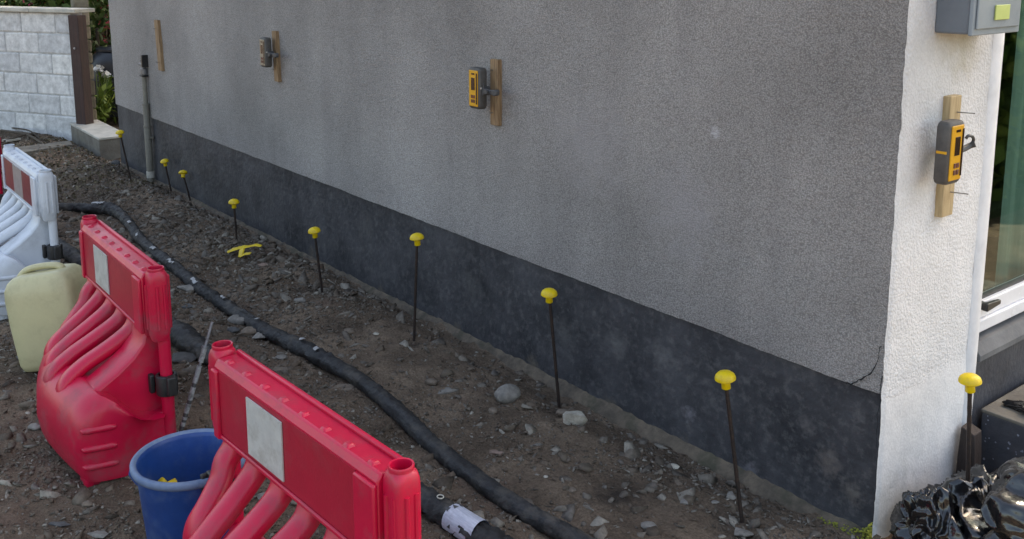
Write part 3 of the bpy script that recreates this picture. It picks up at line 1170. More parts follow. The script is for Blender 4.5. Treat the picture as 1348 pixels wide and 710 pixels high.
# ------------------------------------------------------------------ bucket
BZ = .275
bc = G(251, 600, BZ)
BR = .152
bucket = empty("bucket", (bc[0], bc[1], gh(bc[0], bc[1])), "blue plastic bucket holding loose yellow caps between the red barriers", "bucket")
zb = BZ - bucket.location.z
b = MB()
b.lathe([(.118, 0), (.120, .006), (BR - .010, zb - .012), (BR - .006, zb - .004), (BR - .010, zb), (BR - .014, zb - .004), (BR - .017, zb - .014), (.116, .010), (.0, .010)], 56)
b.add([], [])
b.lathe([(.118, 0), (.0005, .004)], 56)
b.obj("bucket_body", M['bucket'], bucket, 50)
rm_ = MB()
rm_.lathe([(BR - .010, zb - .020), (BR + .001, zb - .018), (BR + .004, zb - .010), (BR + .004, zb - .002), (BR, zb + .003), (BR - .008, zb + .003), (BR - .0125, zb - .002)], 56)
rm_.obj("rim", M['bucket_rim'], bucket, 60)
for s in (1, -1):
    lu = MB()
    ang = R(232) if s > 0 else R(52)
    ux, uy = math.cos(ang), math.sin(ang)
    Mx = Matrix(((ux, -uy, 0, ux * (BR - .012)), (uy, ux, 0, uy * (BR - .012)), (0, 0, 1, 0), (0, 0, 0, 1)))
    lu.loft([[(-.004, -.034, zb - .020), (.018, -.022, zb - .020), (.018, .022, zb - .020), (-.004, .034, zb - .020)],
             [(-.006, -.036, zb - .045), (.026, -.020, zb - .045), (.026, .020, zb - .045), (-.006, .036, zb - .045)],
             [(-.010, -.020, zb - .085), (.010, -.012, zb - .080), (.010, .012, zb - .080), (-.010, .020, zb - .085)]])
    lu.obj("handle_lug", M['bucket'], bucket, 40, .004, xf=Mx)
hn = MB()
hp = []
for k in range(21):
    a = math.pi * k / 20
    ang = R(232)
    d = Vector((math.cos(ang), math.sin(ang), 0))
    e = Vector((-math.sin(ang), math.cos(ang), 0))
    hp.append(d * (BR + .008) * math.cos(a) + e * (BR + .012) * math.sin(a) * -.82 + Vector((0, 0, zb - .05 - .11 * math.sin(a))))
hn.tube(hp, .0028, 8)
hn.obj("bail_handle", M['grey_metal'], bucket, 60)


# ------------------------------------------------------------------ rebar pins with yellow caps
def cap_mesh():
    c = MB()
    c.lathe([(.0125, -.027), (.0135, -.026), (.0128, -.004), (.022, -.002), (.0285, .001), (.0308, .003), (.0304, .008), (.0278, .0150), (.0210, .0212), (.0115, .0250), (.0005, .0262)], 24, cap0=True)
    return c


_c = cap_mesh().obj("cap", M['yellow'], None, 50)
CAPME = _c.data
bpy.data.objects.remove(_c)


def cap_obj(parent, loc, rot=(0, 0, 0), name="cap"):
    o = bpy.data.objects.new(name, CAPME)
    col.objects.link(o)
    o.parent = parent
    o.location = loc
    o.rotation_euler = rot
    return o


pins = [
    ((158, 176), (173, 240), .33, "farthest yellow capped bar, at the far corner of the house beside the concrete step"),
    ((217, 214), (225, 250), .19, "short yellow capped bar just right of the standpipe"),
    ((241, 229), (250, 262), .16, "lowest yellow capped bar with tilted cap, second to the right of the standpipe"),
    ((308, 268), (312, 322), .21, "yellow capped bar standing above the yellow plastic scrap"),
    ((414, 306), (424, 384), .27, "yellow capped bar in a dark hollow, between the scrap and the tall straight bar"),
    ((549, 315), (545, 450), None, "tall yellow capped bar leaning slightly left, under the middle receiver"),
    ((723, 389), (736, 534), None, "yellow capped bar with its foot beside the pale angular stone"),
    ((955, 500), (977, 690), None, "yellow capped bar leaning most, nearest the white corner on the long wall side"),
    ((1277, 504), (1267, 690), None, "yellow capped bar in front of the white gable pier, next to the rubbish bags"),
]
for i, (tp, ft, hh, lab) in enumerate(pins):
    b0 = G(*ft)
    z0 = gh(b0[0], b0[1])
    b0 = G(ft[0], ft[1], z0)
    if i == 8:
        b0 = np.array([.171, .20, -.01])
        z0 = -.02
    # cap placed on its sight line, at a distance that keeps the bar close to upright
    best = None
    for zc in np.arange(.08, .6, .004):
        q = G(tp[0], tp[1], zc)
        d = np.hypot(q[0] - b0[0], q[1] - b0[1])
        if q[1] > -.035 and i < 8:
            continue
        if best is None or d < best[0]:
            best = (d, q)
    q = best[1]
    root = empty("rebar_pin", (b0[0], b0[1], z0), lab, "capped bar", group="steel bars with yellow caps")
    d = Vector([float(v) for v in (q - b0)])
    d.z = q[2] - z0
    ln = d.length
    rot = d.to_track_quat('Z', 'Y').to_euler()
    r = MB()
    n_ = 24
    r.tube([(0, 0, -.06 + (ln + .05) * k / n_) for k in range(n_ + 1)], [.0058 + (.0005 if k % 2 else 0) for k in range(n_ + 1)], 8)
    o = r.obj("bar", M['rebar'], root, 60)
    o.rotation_euler = rot
    cx_ = cap_obj(root, (d.x, d.y, d.z), rot)
    if i == 2:
        cx_.rotation_euler = (R(-10), R(-22), 0)
    else:
        cx_.rotation_euler = (rot.x + R(random.uniform(-4, 4)), rot.y + R(random.uniform(-4, 4)), 0)

# caps in the bucket
cl = bucket.location
for i, (dx, dy, dz, rx, ry, lab) in enumerate([
        (-.088, -.040, .165, 100, 10, "left of the two yellow caps showing inside the blue bucket"),
        (-.022, -.020, .172, 205, 0, "upturned yellow cap showing right of another inside the blue bucket"),
        (.0, -.05, .115, 20, 60, None), (-.05, -.02, .11, 160, 20, None), (.05, .02, .10, 70, 40, None), (-.04, .05, .10, 10, 10, None),
        (0, 0, .095, 0, 180, None), (-.05, -.03, .07, 45, 45, None), (.04, -.03, .06, 80, 10, None), (.01, .05, .05, 20, 0, None)]):
    c = cap_obj(None, (cl.x + dx, cl.y + dy, cl.z + dz), (R(rx), R(ry), R(i * 70)), "yellow_cap")
    tag(c, lab or "yellow cap heaped below the others inside the blue bucket", "cap", "loose yellow caps in the bucket")

# ------------------------------------------------------------------ threaded rod leaning behind the bucket
ra = G(230, 590, .0)
rbp = G(279, 419, .42)
rod = empty("threaded_rod", (ra[0], ra[1], gh(ra[0], ra[1])), "thin steel bar with pale wrapped bands leaning behind the blue bucket", "steel rod")
d = Vector([float(v) for v in (rbp - ra)])
r = MB()
r.tube([d * t for t in np.linspace(-.02, .62, 24)], [.0080 if k % 2 else .0068 for k in range(24)], 10)
r.obj("wrapped_section", M['clamp'], rod, 60)
r = MB()
r.tube([d * .62, d * 1.0], .005, 8)
r.obj("bare_tip", M['rod'], rod, 60)
for k, (a, b_) in enumerate([(.30, .37), (.40, .50), (.53, .66), (.69, .80), (.20, .23), (.14, .16), (.08, .10), (.25, .27)]):
    r = MB()
    r.tube([d * a, d * b_], .0088, 10)
    r.obj("pale_wrap", M['wrap'], rod, 60)
r = MB()
r.tube([d * .80, d * .815], .0115, 10)
r.obj("nut", M['rod'], rod, 40)


# ------------------------------------------------------------------ hoses
def hose(name, pts, r0, label, marks, seed, ridge=None, rfun=None):
    path = catmull([(p[0], p[1], 0) for p in pts], 14)
    # resample evenly
    P_ = np.array(path)
    dd = np.r_[0, np.cumsum(np.linalg.norm(np.diff(P_, axis=0), axis=1))]
    n = int(dd[-1] / .012)
    s = np.linspace(0, dd[-1], n)
    P_ = np.stack([np.interp(s, dd, P_[:, k]) for k in range(3)], 1)
    hz = ground_h(P_[:, 0], P_[:, 1])
    kern = np.ones(25) / 25
    hz = np.convolve(np.pad(hz, 12, 'edge'), kern, 'valid')
    rr = np.array([r0 * (rfun(P_[i, 0]) if rfun else 1) for i in range(n)])
    P_[:, 2] = hz + rr * .74

    def jit(i, j, p):
        a = 2 * math.pi * j / 20
        q = Vector((s[i] * 9, math.cos(a) * 1.2, math.sin(a) * 1.2 + seed))
        w1 = mn.noise(q) * .16
        q2 = Vector((s[i] * 34 + math.sin(a) * 2, math.cos(a) * 1.5, seed * 2))
        w2 = (abs(mn.noise(q2)) - .2) * .55 + (abs(mn.noise(q2 * 2.7)) - .2) * .25
        w3 = 0
        if ridge and P_[i, 0] > ridge:
            w3 = .12 * math.exp(-((a - .80) / .22) ** 2) - .14 * math.exp(-((a - .50) / .10) ** 2)
            w2 *= .6
        return 1 + w1 + w2 + w3
    root = empty(name, (0, 0, 0), label, "hose")
    b_ = MB()
    b_.tube(P_, rr, 20, jitter=jit, ez=.90)
    b_.obj("hose_body", M['hose'], root, 60)
    return root, P_, rr


h1, HP, HR = hose("wrapped_hose", [(-5.75, -1.05), (-5.43, -.86), (-5.32, -.72), (-5.13, -.60), (-4.78, -.605), (-4.31, -.665), (-3.82, -.70), (-3.435, -.71), (-3.03, -.708), (-2.68, -.71), (-2.33, -.69), (-2.03, -.675), (-1.75, -.662), (-1.456, -.674), (-1.17, -.704), (-.90, -.72), (-.68, -.72), (-.5, -.70), (-.3, -.69), (.2, -.70), (1.4, -.9)], .030,
                  "long black plastic wrapped hose winding along the dirt between the house and the barriers", None, 3, ridge=-2.0,
                  rfun=lambda x: 1.0 + (.42 * math.exp(-((x + 5.15) / .16) ** 2)) + .22 * math.exp(-((x + 2.15) / .25) ** 2))


def patch_on(P_, rr, x0, x1, a0, a1, mat, name, root, off=.0035, ragged=True):
    idx = [i for i in range(len(P_)) if x0 <= P_[i, 0] <= x1]
    if len(idx) < 2:
        return
    mbp = MB()
    pts = [tuple(P_[i]) for i in idx]
    rings = []
    prev = None
    for k, i in enumerate(idx):
        t = Vector(P_[min(i + 1, len(P_) - 1)] - P_[i - 1]).normalized()
        u = t.cross(Vector((0, 0, 1))).normalized()
        v = u.cross(t).normalized()
        ring = []
        jj = random.uniform(-.15, .15) if ragged else 0
        m_ = 12
        for j in range(m_ + 1):
            a = a0 + jj + (a1 - a0) * j / m_
            ring.append(Vector(P_[i]) + (u * math.cos(a) + v * math.sin(a)) * (rr[i] * (1.03 if not ragged else 1.09) + off))
        rings.append(ring)
    mbp.loft(rings, False, False, closed=False)
    return mbp.obj(name, mat, root, 60)


# angle 0 = side facing the camera-left path (u), pi/2 = top
for px_, py_, ln_, a_ in ((121, 266, .10, 60), (169, 289, .07, 55), (179, 303, .05, 50), (200, 321, .07, 52), (227, 339, .10, 58), (258, 360, .09, 50), (297, 381, .06, 78), (336, 412, .03, 74), (386, 447, .04, 80), (412, 458, .03, 60)):
    q = G(px_, py_, .05)
    patch_on(HP, HR, q[0] - ln_ * .5, q[0] + ln_ * .5, R(a_), R(a_ + random.uniform(20, 34)), M['print'], "pale_mark", h1)

h2, HP2, HR2 = hose("labelled_hose", [(-6.2, -1.3), (-5.2, -1.13), (-4.42, -1.098), (-4.08, -1.087), (-3.4, -1.06), (-2.655, -1.05), (-2.42, -1.04), (-1.9, -1.0), (-1.3, -.96), (-.86, -.934), (-.70, -.926), (-.58, -.909), (-.3, -.88), (.3, -.9), (1.3, -1.1)], .037,
                    "black hose with a white printed wrap label, running behind the red barriers", None, 9, rfun=lambda x: 1.0 + (.35 * math.exp(-((x + 2.6) / .16) ** 2)))
lab = patch_on(HP2, HR2, -.790, -.650, R(-20), R(200), M['tape'], "wrap_label", h2, ragged=False, off=.004)
for k, (xx, aa) in enumerate([(-.775, 150), (-.770, 118), (-.765, 88), (-.78, 62)]):
    tr = MB()
    i = int(np.argmin(abs(HP2[:, 0] - xx)))
    t = Vector(HP2[i + 1] - HP2[i - 1]).normalized()
    u = t.cross(Vector((0, 0, 1))).normalized()
    v = u.cross(t).normalized()
    rr_ = HR2[i] * 1.03 + .0055

    def on(da, dl):
        a = R(aa + da)
        return Vector(HP2[i]) + t * dl + (u * math.cos(a) + v * math.sin(a)) * rr_
    tr.add([on(-11, .008), on(11, .008), on(0, -.010)], [(0, 1, 2)])
    tr.obj("printed_triangle", M['clamp'], lab, None)
rg = MB()
i = int(np.argmin(abs(HP2[:, 0] + .845)))
c = Vector(HP2[i]) + Vector((0, 0, HR2[i] * 1.05 + .003))
rg.tube([c + Vector((.011 * math.cos(a), .009 * math.sin(a), 0)) for a in np.linspace(0, 2 * math.pi, 17)], .0018, 6)
rg.obj("printed_ring", M['dev_pale'], h2, 60)


# ------------------------------------------------------------------ battens and laser receivers
def batten(cx, cy, z0, z1, w_, t_, facing, mat, label, nails, lean=0):
    root = empty("wooden_batten", (cx, cy, z0), label, "wooden batten", group="battens nailed to the house walls")
    h = z1 - z0
    mb = MB()
    if facing == 'y':
        mb.loft([[(-w_ / 2, .004, z), (w_ / 2, .004, z), (w_ / 2, -t_, z), (-w_ / 2, -t_, z)] for z in (0, h * .33, h * .66, h)])
    else:
        mb.loft([[(-.004, -w_ / 2, z), (t_, -w_ / 2, z), (t_, w_ / 2, z), (-.004, w_ / 2, z)] for z in (0, h * .33, h * .66, h)])
    for i, v in enumerate(mb.v):
        mb.v[i] = (v[0] + lean * (v[2] / h), v[1], v[2])
    mb.obj("timber", mat, root, None, .0025)
    for z in nails:
        nl = MB()
        if facing == 'y':
            nl.tube([(lean * z / h - .01, -t_ + .002, z), (lean * z / h - .008, -t_ - .018, z + .002), (lean * z / h + .004, -t_ - .026, z + .004)], .0018, 6)
        else:
            nl.tube([(t_ - .002, .008, z), (t_ + .022, .010, z + .001), (t_ + .045, .022, z)], .0018, 6)
        nl.obj("nail", M['nail'], root, 60)
    return root


def receiver(cx, cy, cz, facing, label, pale=False, w_=.080, t_=.042, h_=.166, clampdir=1, clamp_len=.075, cl_dy=0, hook=False):
    root = empty("laser_receiver", (cx, cy, cz), label, "laser receiver", group="laser receivers clamped to battens")
    # modelled facing -Y, width along X
    b = MB()
    prof = []
    for z, s in ((-h_ / 2, .78), (-h_ / 2 + .005, .92), (-h_ / 2 + .014, 1), (h_ / 2 - .014, 1), (h_ / 2 - .005, .92), (h_ / 2, .78)):
        ring = []
        for j in range(24):
            a = 2 * math.pi * j / 24
            ca, sa = math.cos(a), math.sin(a)
            ring.append((w_ / 2 * s * math.copysign(abs(ca) ** .35, ca), t_ / 2 * s * math.copysign(abs(sa) ** .35, sa), z))
        prof.append(ring)
    b.loft(prof)
    b.obj("casing", M['dev_body'], root, 50)
    yf = -t_ / 2
    f = MB()
    ymat = M['dev_faded'] if pale else M['dev_yellow']
    f.box(-w_ * .36, w_ * .36, yf - .003, yf + .002, -h_ * .44, h_ * .44)
    face = f.obj("face_plate", ymat, root, None, .0035)
    d_ = MB()
    d_.box(-w_ * .16, w_ * .14, yf - .0045, yf - .0028, -h_ * .04, h_ * .26)
    d_.obj("display", M['dev_dark'], face, None, .001)
    d_ = MB()
    d_.box(w_ * .24, w_ * .345, yf - .0045, yf - .0028, -h_ * .38, h_ * .38)
    d_.obj("sensor_strip", M['dev_dark'], face, None, .001)
    for (bx, bz) in ((-.09, -.20), (.09, -.20), (-.09, -.31), (.09, -.31)):
        bt = MB()
        bt.box(w_ * (bx - .065), w_ * (bx + .065), yf - .0055, yf - .0028, h_ * (bz - .04), h_ * (bz + .04))
        bt.obj("button", M['dev_btn'], face, None, .001)
    lg = MB()
    lg.box(-w_ * .14, w_ * .12, yf - .0042, yf - .0028, h_ * .335, h_ * .375)
    lg.obj("name_strip", M['dev_dark'], face, None)
    mk = MB()
    for sx in (-1, 1):
        mk.box(sx * w_ / 2 - .0015, sx * w_ / 2 + .0015, -t_ * .40, t_ * .30, -.0035 + h_ * .02, .0035 + h_ * .02)
    mk.obj("level_mark", M['dev_pale'] if facing == 'y' else M['dev_yellow'], root, None)
    c = MB()
    if facing == 'y':
        s = clampdir
        yb = t_ / 2
        L_ = clamp_len
        c.box(s * (w_ / 2 - .012), s * (w_ / 2 + .012), -.010, yb + .004, -.026, .010)
        c.loft([[(s * (w_ / 2 + .004), yy_, zz_) for yy_, zz_ in ((-.012, -.020), (.004, -.020), (.004, .004), (-.012, .004))],
                [(s * (w_ / 2 + L_ * .6), yy_, zz_) for yy_, zz_ in ((-.014, -.014), (-.002, -.014), (-.002, .002), (-.014, .002))],
                [(s * (w_ / 2 + L_), yy_, zz_) for yy_, zz_ in ((-.016, -.020), (.010, -.020), (.010, .006), (-.016, .006))],
                [(s * (w_ / 2 + L_ + .012), yy_, zz_) for yy_, zz_ in ((-.010, -.014), (.006, -.014), (.006, .002), (-.010, .002))]])
        cc = c.obj("clamp", M['clamp'], root, 35, .003)
        kn = MB()
        kn.tube([(s * (w_ / 2 + L_ * .55), -.014, -.006), (s * (w_ / 2 + L_ * .55), -.026, -.006)], .008, 12)
        kn.tube([(s * (w_ / 2 + .010), -.006, .004), (s * (w_ / 2 + .006), -.008, .024)], .0035, 8)
        kn.obj("thumb_screw", M['clamp'], root, 50)
    else:
        c.box(.020, w_ / 2 + .012, t_ / 2 - .002, t_ / 2 + .022, -.022, .010)
        c.tube(catmull([(w_ / 2 - .004, .006, -.006), (w_ / 2 + .045, .006, -.005), (w_ / 2 + .074, .002, .002), (w_ / 2 + .082, -.010, .008)], 4), .0085, 8)
        c.tube(catmull([(w_ / 2 + .068, .002, .000), (w_ / 2 + .082, -.004, .016), (w_ / 2 + .070, -.006, .030), (w_ / 2 + .050, -.004, .034), (w_ / 2 + .046, .0, .026)], 4), .0045, 8)
        c.tube([(w_ / 2 + .004, .006, .010), (w_ / 2 + .040, .004, .020)], .0015, 6)
        c.obj("clamp", M['clamp'], root, 40, .002)
    if facing == 'x':
        root.rotation_euler.z = R(90)
    return root


# batten 1 (empty), 2, 3 on the long wall; 4 on the gable
a = WL(206, 60, -.012)
batten(-5.685, 0, .825, 1.187, .072, .026, 'y', M['wood'], "weathered batten with no receiver, leftmost on the grey wall above the standpipe", (.06, .30), lean=-.03)
batten(-3.775, 0, .928, 1.214, .050, .026, 'y', M['wood'], "short reddish batten behind the farther receiver on the grey wall", (.07,), lean=-.01)
batten(-1.756, 0, .941, 1.211, .052, .024, 'y', M['wood'], "batten behind the middle receiver on the grey wall, with two bent nails", (.05, .225))
batten(0, .238, .883, 1.23, .062, .022, 'x', M['wood_pale'], "pale new batten nailed to the white gable end", (.07, .30))
rc = WL(629, 116, -.075)
receiver(rc[0], rc[1], rc[2], 'y', "orange faced laser receiver clamped to the middle batten on the grey wall", clamp_len=.085)
rc = WL(350, 69, -.07)
receiver(rc[0], rc[1], rc[2], 'y', "far laser receiver with faded pale face, clamped to the short reddish batten", pale=True, clamp_len=.10)
rc = EN(1249, 200, .062)
receiver(rc[0], rc[1], rc[2], 'x', "bright yellow faced laser receiver on the batten of the white gable end", w_=.088, t_=.040, h_=.172)

# ------------------------------------------------------------------ standpipe
sx_, sy_ = -6.03, -.030
sp = empty("standpipe", (sx_, sy_, -.02), "weathered vertical pipe with a valve on top against the far end of the plinth", "standpipe")
p = MB()
p.lathe([(.026, -.03), (.026, .40), (.0235, .405), (.0235, .56)], 18, cap1=True, cap0=True)
p.obj("lower_pipe", M['pipe'], sp, 50)
p = MB()
p.lathe([(.0165, .555), (.0165, .80)], 16, cap1=True)
p.obj("upper_pipe", M['pipe'], sp, 50)
p = MB()
p.lathe([(.029, .0), (.029, .05)], 18, cap1=True, cap0=True)
p.obj("base_collar", M['coping'], sp, 50)
p = MB()
p.lathe([(.029, .385), (.029, .40)], 18, cap1=True, cap0=True)
p.lathe([(.027, .555), (.027, .568)], 18, cap1=True, cap0=True)
p.obj("joint_collar", M['pipe'], sp, 50)
p = MB()
p.lathe([(.024, .79), (.024, .83), (.018, .835), (.018, .885), (.023, .89), (.023, .90)], 16, cap1=True, cap0=True)
p.tube([(0, 0, .86), (-.055, -.01, .862)], .011, 10)
p.obj("valve_body", M['brass'], sp, 40)
p = MB()
p.box(.012, .034, -.020, .026, .845, .935)
p.box(-.036, .034, -.006, .006, .918, .930)
p.box(-.034, .030, -.024, .024, .772, .784)
p.obj("valve_lever", M['black_handle'], sp, 40, .002)
p = MB()
p.box(-.035, .035, -.006, .030, .30, .318)
p.obj("wall_clip", M['pipe'], sp, 40, .002)

# ------------------------------------------------------------------ meter box
mbx = empty("meter_box", (0, .124, 1.404), "grey meter box with a small lime label fixed high on the white gable end", "meter box")
dpt = .108
b = MB()
b = MB()
b.box(-.004, dpt - .018, .0, .262, 0, .5)
b.obj("box_body", M['meter'], mbx, None, .006)
# box is re-seated below so that its lower corners match the sight lines
b = MB()
b.box(dpt - .0175, dpt - .006, -.004, .266, -.003, .5)
dr = b.obj("door_frame", M['meter_door'], mbx, None, .003)
b = MB()
b.box(dpt - .0055, dpt, .010, .250, .014, .49)
b.obj("door", M['meter_door'], mbx, None, .003)
b = MB()
b.box(dpt + .0005, dpt + .005, .098, .178, .036, .076)
b.obj("lime_label", M['label_green'], mbx, None, .0015)
q0 = EN(1277, 48, dpt - .006)
mbx.location = (0.004, q0[1] + .004, q0[2] + .003)
bk = MB()
bk.box(-.012, .010, .262, .275, .0, .5)
bk.obj("side_flange", M['meter'], mbx, None, .002)


# ------------------------------------------------------------------ block wall at the back left
wdir = np.array([-.870, -.494, 0])
nrm = np.array([.494, -.870, 0])
W0 = G(105, 181)
W0[2] = 0
gw = empty("block_wall", W0, "whitewashed concrete block garden wall with pale coping at the back left", "wall")
gw.rotation_euler.z = math.atan2(wdir[1], wdir[0])     # local x runs away along the wall, local -y ... faces the garden
mo = MB()
mo.box(.006, 2.4, -.145, -.009, -.12, 1.14)
mo.obj("mortar_core", M['mortar'], gw, None)
bh, bl = .19, .40
row_z = 0
for rr_ in range(6):
    offs = [.0, .21, .08, .27, .02, .19][rr_]
    x_ = .0
    first = True
    while x_ < 2.35:
        L_ = (offs if (first and offs > .05) else bl + random.uniform(-.02, .02))
        first = False
        bk = MB()
        g_ = .0035
        x1_ = min(x_ + L_, 2.4)
        rx0, rx1 = x_ + g_, x1_ - g_
        z0_, z1_ = rr_ * bh + g_ - .0, (rr_ + 1) * bh - g_
        if rr_ == 0:
            z0_ = -.10
        mbb = MB().box(rx0, rx1, -.150, random.uniform(-.002, .003), z0_, z1_)
        o = mbb.obj("block", M['block'], gw, None, .013)
        x_ += L_
cpb = MB()
x_ = -.10
while x_ < 2.4:
    L_ = .55
    mbb = MB().box(x_ + .002, min(x_ + L_, 2.45) - .002, -.20, .045, 1.142, 1.178)
    mbb.obj("coping_slab", M['coping'], gw, None, .006)
    x_ += L_
# local +y must face the camera: check by the normal
ly = Vector((-math.sin(gw.rotation_euler.z), math.cos(gw.rotation_euler.z), 0))
if ly.dot(Vector(nrm)) < 0:
    gw.scale = (1, 1, 1)
    for ch in children(gw):
        ch.scale.y = -1

# dark timber gate post and stone pier, concrete step
gp0 = G(110, 172, .06)
gp = empty("gate_post", (W0[0] + .085, W0[1] + .035, .05), "dark brown stained timber post at the end of the block wall", "gate post", rz=R(30))
b = MB()
b.box(-.06, .055, -.05, .05, -.10, 1.075)
b.obj("post_timber", M['gate_wood'], gp, None, .006)
b = MB()
b.tube([(.0, -.05, .78), (.0, -.062, .78)], .010, 8)
b.obj("bolt_head", M['grey_metal'], gp, 40)

pier = empty("stone_pier", (-8.36, .21, .05), "narrow pier of brown stones behind the dark gate post", "pier")
z_ = 0
k = 0
while z_ < 1.15:
    hh = random.uniform(.10, .17)
    dx = random.uniform(-.012, .012)
    o = MB().box(-.07 + dx, .03 + dx * .5, -.10, .04, z_ + .004, z_ + hh - .004).obj("stone", M['stone'], pier, None, .014)
    z_ += hh
step = empty("concrete_step", (0, 0, 0), "concrete doorstep in the gateway beside the far corner of the house", "step")
b = MB()
c0 = G(130, 183, .13)
c1 = G(106, 170, .13)
c2 = G(161, 179, .13)
c3 = c1 + (c2 - c0) * 1.6
ax = Vector(c1 - c0).normalized()
pts = [c0, c1 + (c1 - c0) * .6, None, c0 + (c2 - c0) * 1.25]
pts[2] = pts[1] + (pts[3] - pts[0])
bot = [(p[0], p[1], -.1) for p in pts]
topv = [(p[0], p[1], .115) for p in pts]
b.loft([bot, topv])
b.obj("riser", M['concrete'], step, None, .006)
b = MB()
cc_ = sum(np.array(p) for p in pts) / 4
tp = [cc_ + (np.array(p) - cc_) * 1.03 for p in pts]
b.loft([[(p[0], p[1], .1155) for p in tp], [(p[0], p[1], .137) for p in tp]])
b.obj("tread", M['coping'], step, None, .006)


# ------------------------------------------------------------------ garden behind
def leaf_mesh(name, centres, size, mat, parent, up_bias=.3, elong=1.8, seed=1):
    r_ = np.random.default_rng(seed)
    n = len(centres)
    C_ = np.asarray(centres)
    d = r_.normal(size=(n, 3))
    d[:, 2] += up_bias
    d /= np.linalg.norm(d, axis=1)[:, None]
    e = r_.normal(size=(n, 3))
    e -= d * (e * d).sum(1)[:, None]
    e /= np.linalg.norm(e, axis=1)[:, None]
    s = size * r_.uniform(.6, 1.3, n)[:, None]
    fold = np.cross(d, e) * s * .25
    a = C_ - d * s * elong * .5
    c = C_ + d * s * elong * .5
    b_ = C_ + e * s * .5 + fold
    f_ = C_ - e * s * .5 + fold
    V_ = np.stack([a, b_, c, f_], 1).reshape(-1, 3)
    F_ = np.arange(4 * n).reshape(n, 4)
    return np_mesh(name, V_, F_, mat, parent, None)


def blob_points(n, c, r, seed, hollow=.5):
    r_ = np.random.default_rng(seed)
    d = r_.normal(size=(n, 3))
    d /= np.linalg.norm(d, axis=1)[:, None]
    ra_ = (hollow + (1 - hollow) * r_.random(n)) ** .6
    lump = 1 + .25 * np.sin(d[:, 0] * 5 + seed) * np.cos(d[:, 1] * 6 + seed * 2)
    p = d * (ra_ * lump)[:, None] * np.array(r) + np.array(c)
    return p


# rubble garden wall behind the bin
bwall = empty("garden_stone_wall", (0, 0, 0), "dry stone garden wall behind the black compost bin", "wall")
bo = G(118, 120, .1)
o0 = np.array([-11.3, 1.35, 0.0])
dirw = np.array([.60, .80, 0])
for rr_ in range(7):
    x_ = -1.3 + random.uniform(0, .1)
    while x_ < 2.2:
        L_ = random.uniform(.14, .34)
        hh = .135
        a_ = o0 + dirw * x_
        b_ = o0 + dirw * (x_ + L_)
        nn_ = np.array([.80, -.60, 0])
        pr = random.uniform(-.02, .03)
        z0_, z1_ = rr_ * hh + .006, (rr_ + 1) * hh - .004 + random.uniform(-.01, 0)
        mm = MB()
        g_ = .008
        p1, p2 = a_ + dirw * g_ + nn_ * pr, b_ - dirw * g_ + nn_ * pr
        p3, p4 = p2 - nn_ * .3, p1 - nn_ * .3
        mm.loft([[(*p[:2], z0_) for p in (p1, p2, p3, p4)], [(*p[:2], z1_) for p in (p1, p2, p3, p4)]])
        mm.obj("stone", M['stone'], bwall, None, .02, 1)
        x_ += L_
# compost bin
cbp = G(128, 141, .08)
cbin = empty("compost_bin", (-9.22, .80, .03), "black domed plastic compost bin in the garden beside the house corner", "compost bin")
b = MB()
b.lathe([(.40, 0), (.405, .02), (.37, .34), (.375, .345), (.375, .36), (.36, .37), (.335, .52), (.30, .60), (.24, .655)], 36, cap0=True)
b.obj("bin_body", M['bin'], cbin, 35)
b = MB()
b.lathe([(.25, .650), (.26, .655), (.26, .675), (.24, .69), (.10, .71), (.0005, .712)], 36)
b.obj("lid", M['bin'], cbin, 35)

# pink flowering shrub above the wall, leafy plant, white-flowered plant
sh = empty("pink_flowering_shrub", (-10.6, .98, 0), "shrub with pink flowers over the stone wall behind the bin", "shrub")
sp_ = blob_points(2600, (0, 0, 1.24), (.75, .75, .30), 5, .3)
leaf_mesh("foliage", sp_, .06, M['leaf_dark'], sh, seed=3)
leaf_mesh("flowers", blob_points(1100, (.05, -.05, 1.16), (.74, .74, .33), 8, .75), .05, M['petal_pink'], sh, elong=1.1, seed=4)
b = MB()
for k in range(7):
    a = k * .9
    b.tube([(.1 * math.cos(a), .1 * math.sin(a), 0), (.3 * math.cos(a), .3 * math.sin(a), .6), (.5 * math.cos(a), .5 * math.sin(a), 1.15)], .014, 6)
b.obj("stems", M['bark'], sh, 60)

fp = G(128, 160, .06)
pl = empty("leafy_plant", (-8.62, .34, .0), "bright green leafy plant growing behind the step in front of the bin", "plant")
pts_ = []
r_ = np.random.default_rng(12)
for k in range(15):
    a = r_.uniform(0, 6.28)
    hgt = r_.uniform(.18, .40)
    for t in np.linspace(.15, 1, 14):
        pts_.append((math.cos(a) * .14 * t + r_.normal() * .02, math.sin(a) * .14 * t + r_.normal() * .02, hgt * t))
leaf_mesh("leaves", pts_, .045, M['leaf'], pl, up_bias=.8, elong=2.4, seed=9)
b = MB()
for k in range(9):
    a = k * .7
    b.tube([(.02 * math.cos(a), .02 * math.sin(a), -.02), (.06 * math.cos(a), .06 * math.sin(a), .25), (.13 * math.cos(a), .13 * math.sin(a), .5)], .005, 6)
b.obj("stems", M['stem'], pl, 60)
wp = empty("white_flower_plant", (-8.92, .58, .0), "slender plant with white and pink blooms in front of the compost bin", "plant")
b = MB()
tips = [(-.05, -.10, .52), (.0, -.05, .46), (.02, -.1, .27), (-.16, -.06, .50), (-.12, .05, .56)]
for k, t_ in enumerate(tips):
    b.tube([(0, 0, 0), (t_[0] * .3, t_[1] * .3, t_[2] * .5), t_], .006, 6)
b.obj("stems", M['stem'], wp, 60)
fl = []
for t_ in tips[:2]:
    fl += list(blob_points(16, t_, (.035, .035, .035), 3))
leaf_mesh("white_blooms", fl, .05, M['petal_white'], wp, elong=1.3, seed=2)
leaf_mesh("pink_bloom", blob_points(14, tips[2], (.025, .025, .02), 5), .04, M['petal_pink'], wp, elong=1.2, seed=5)
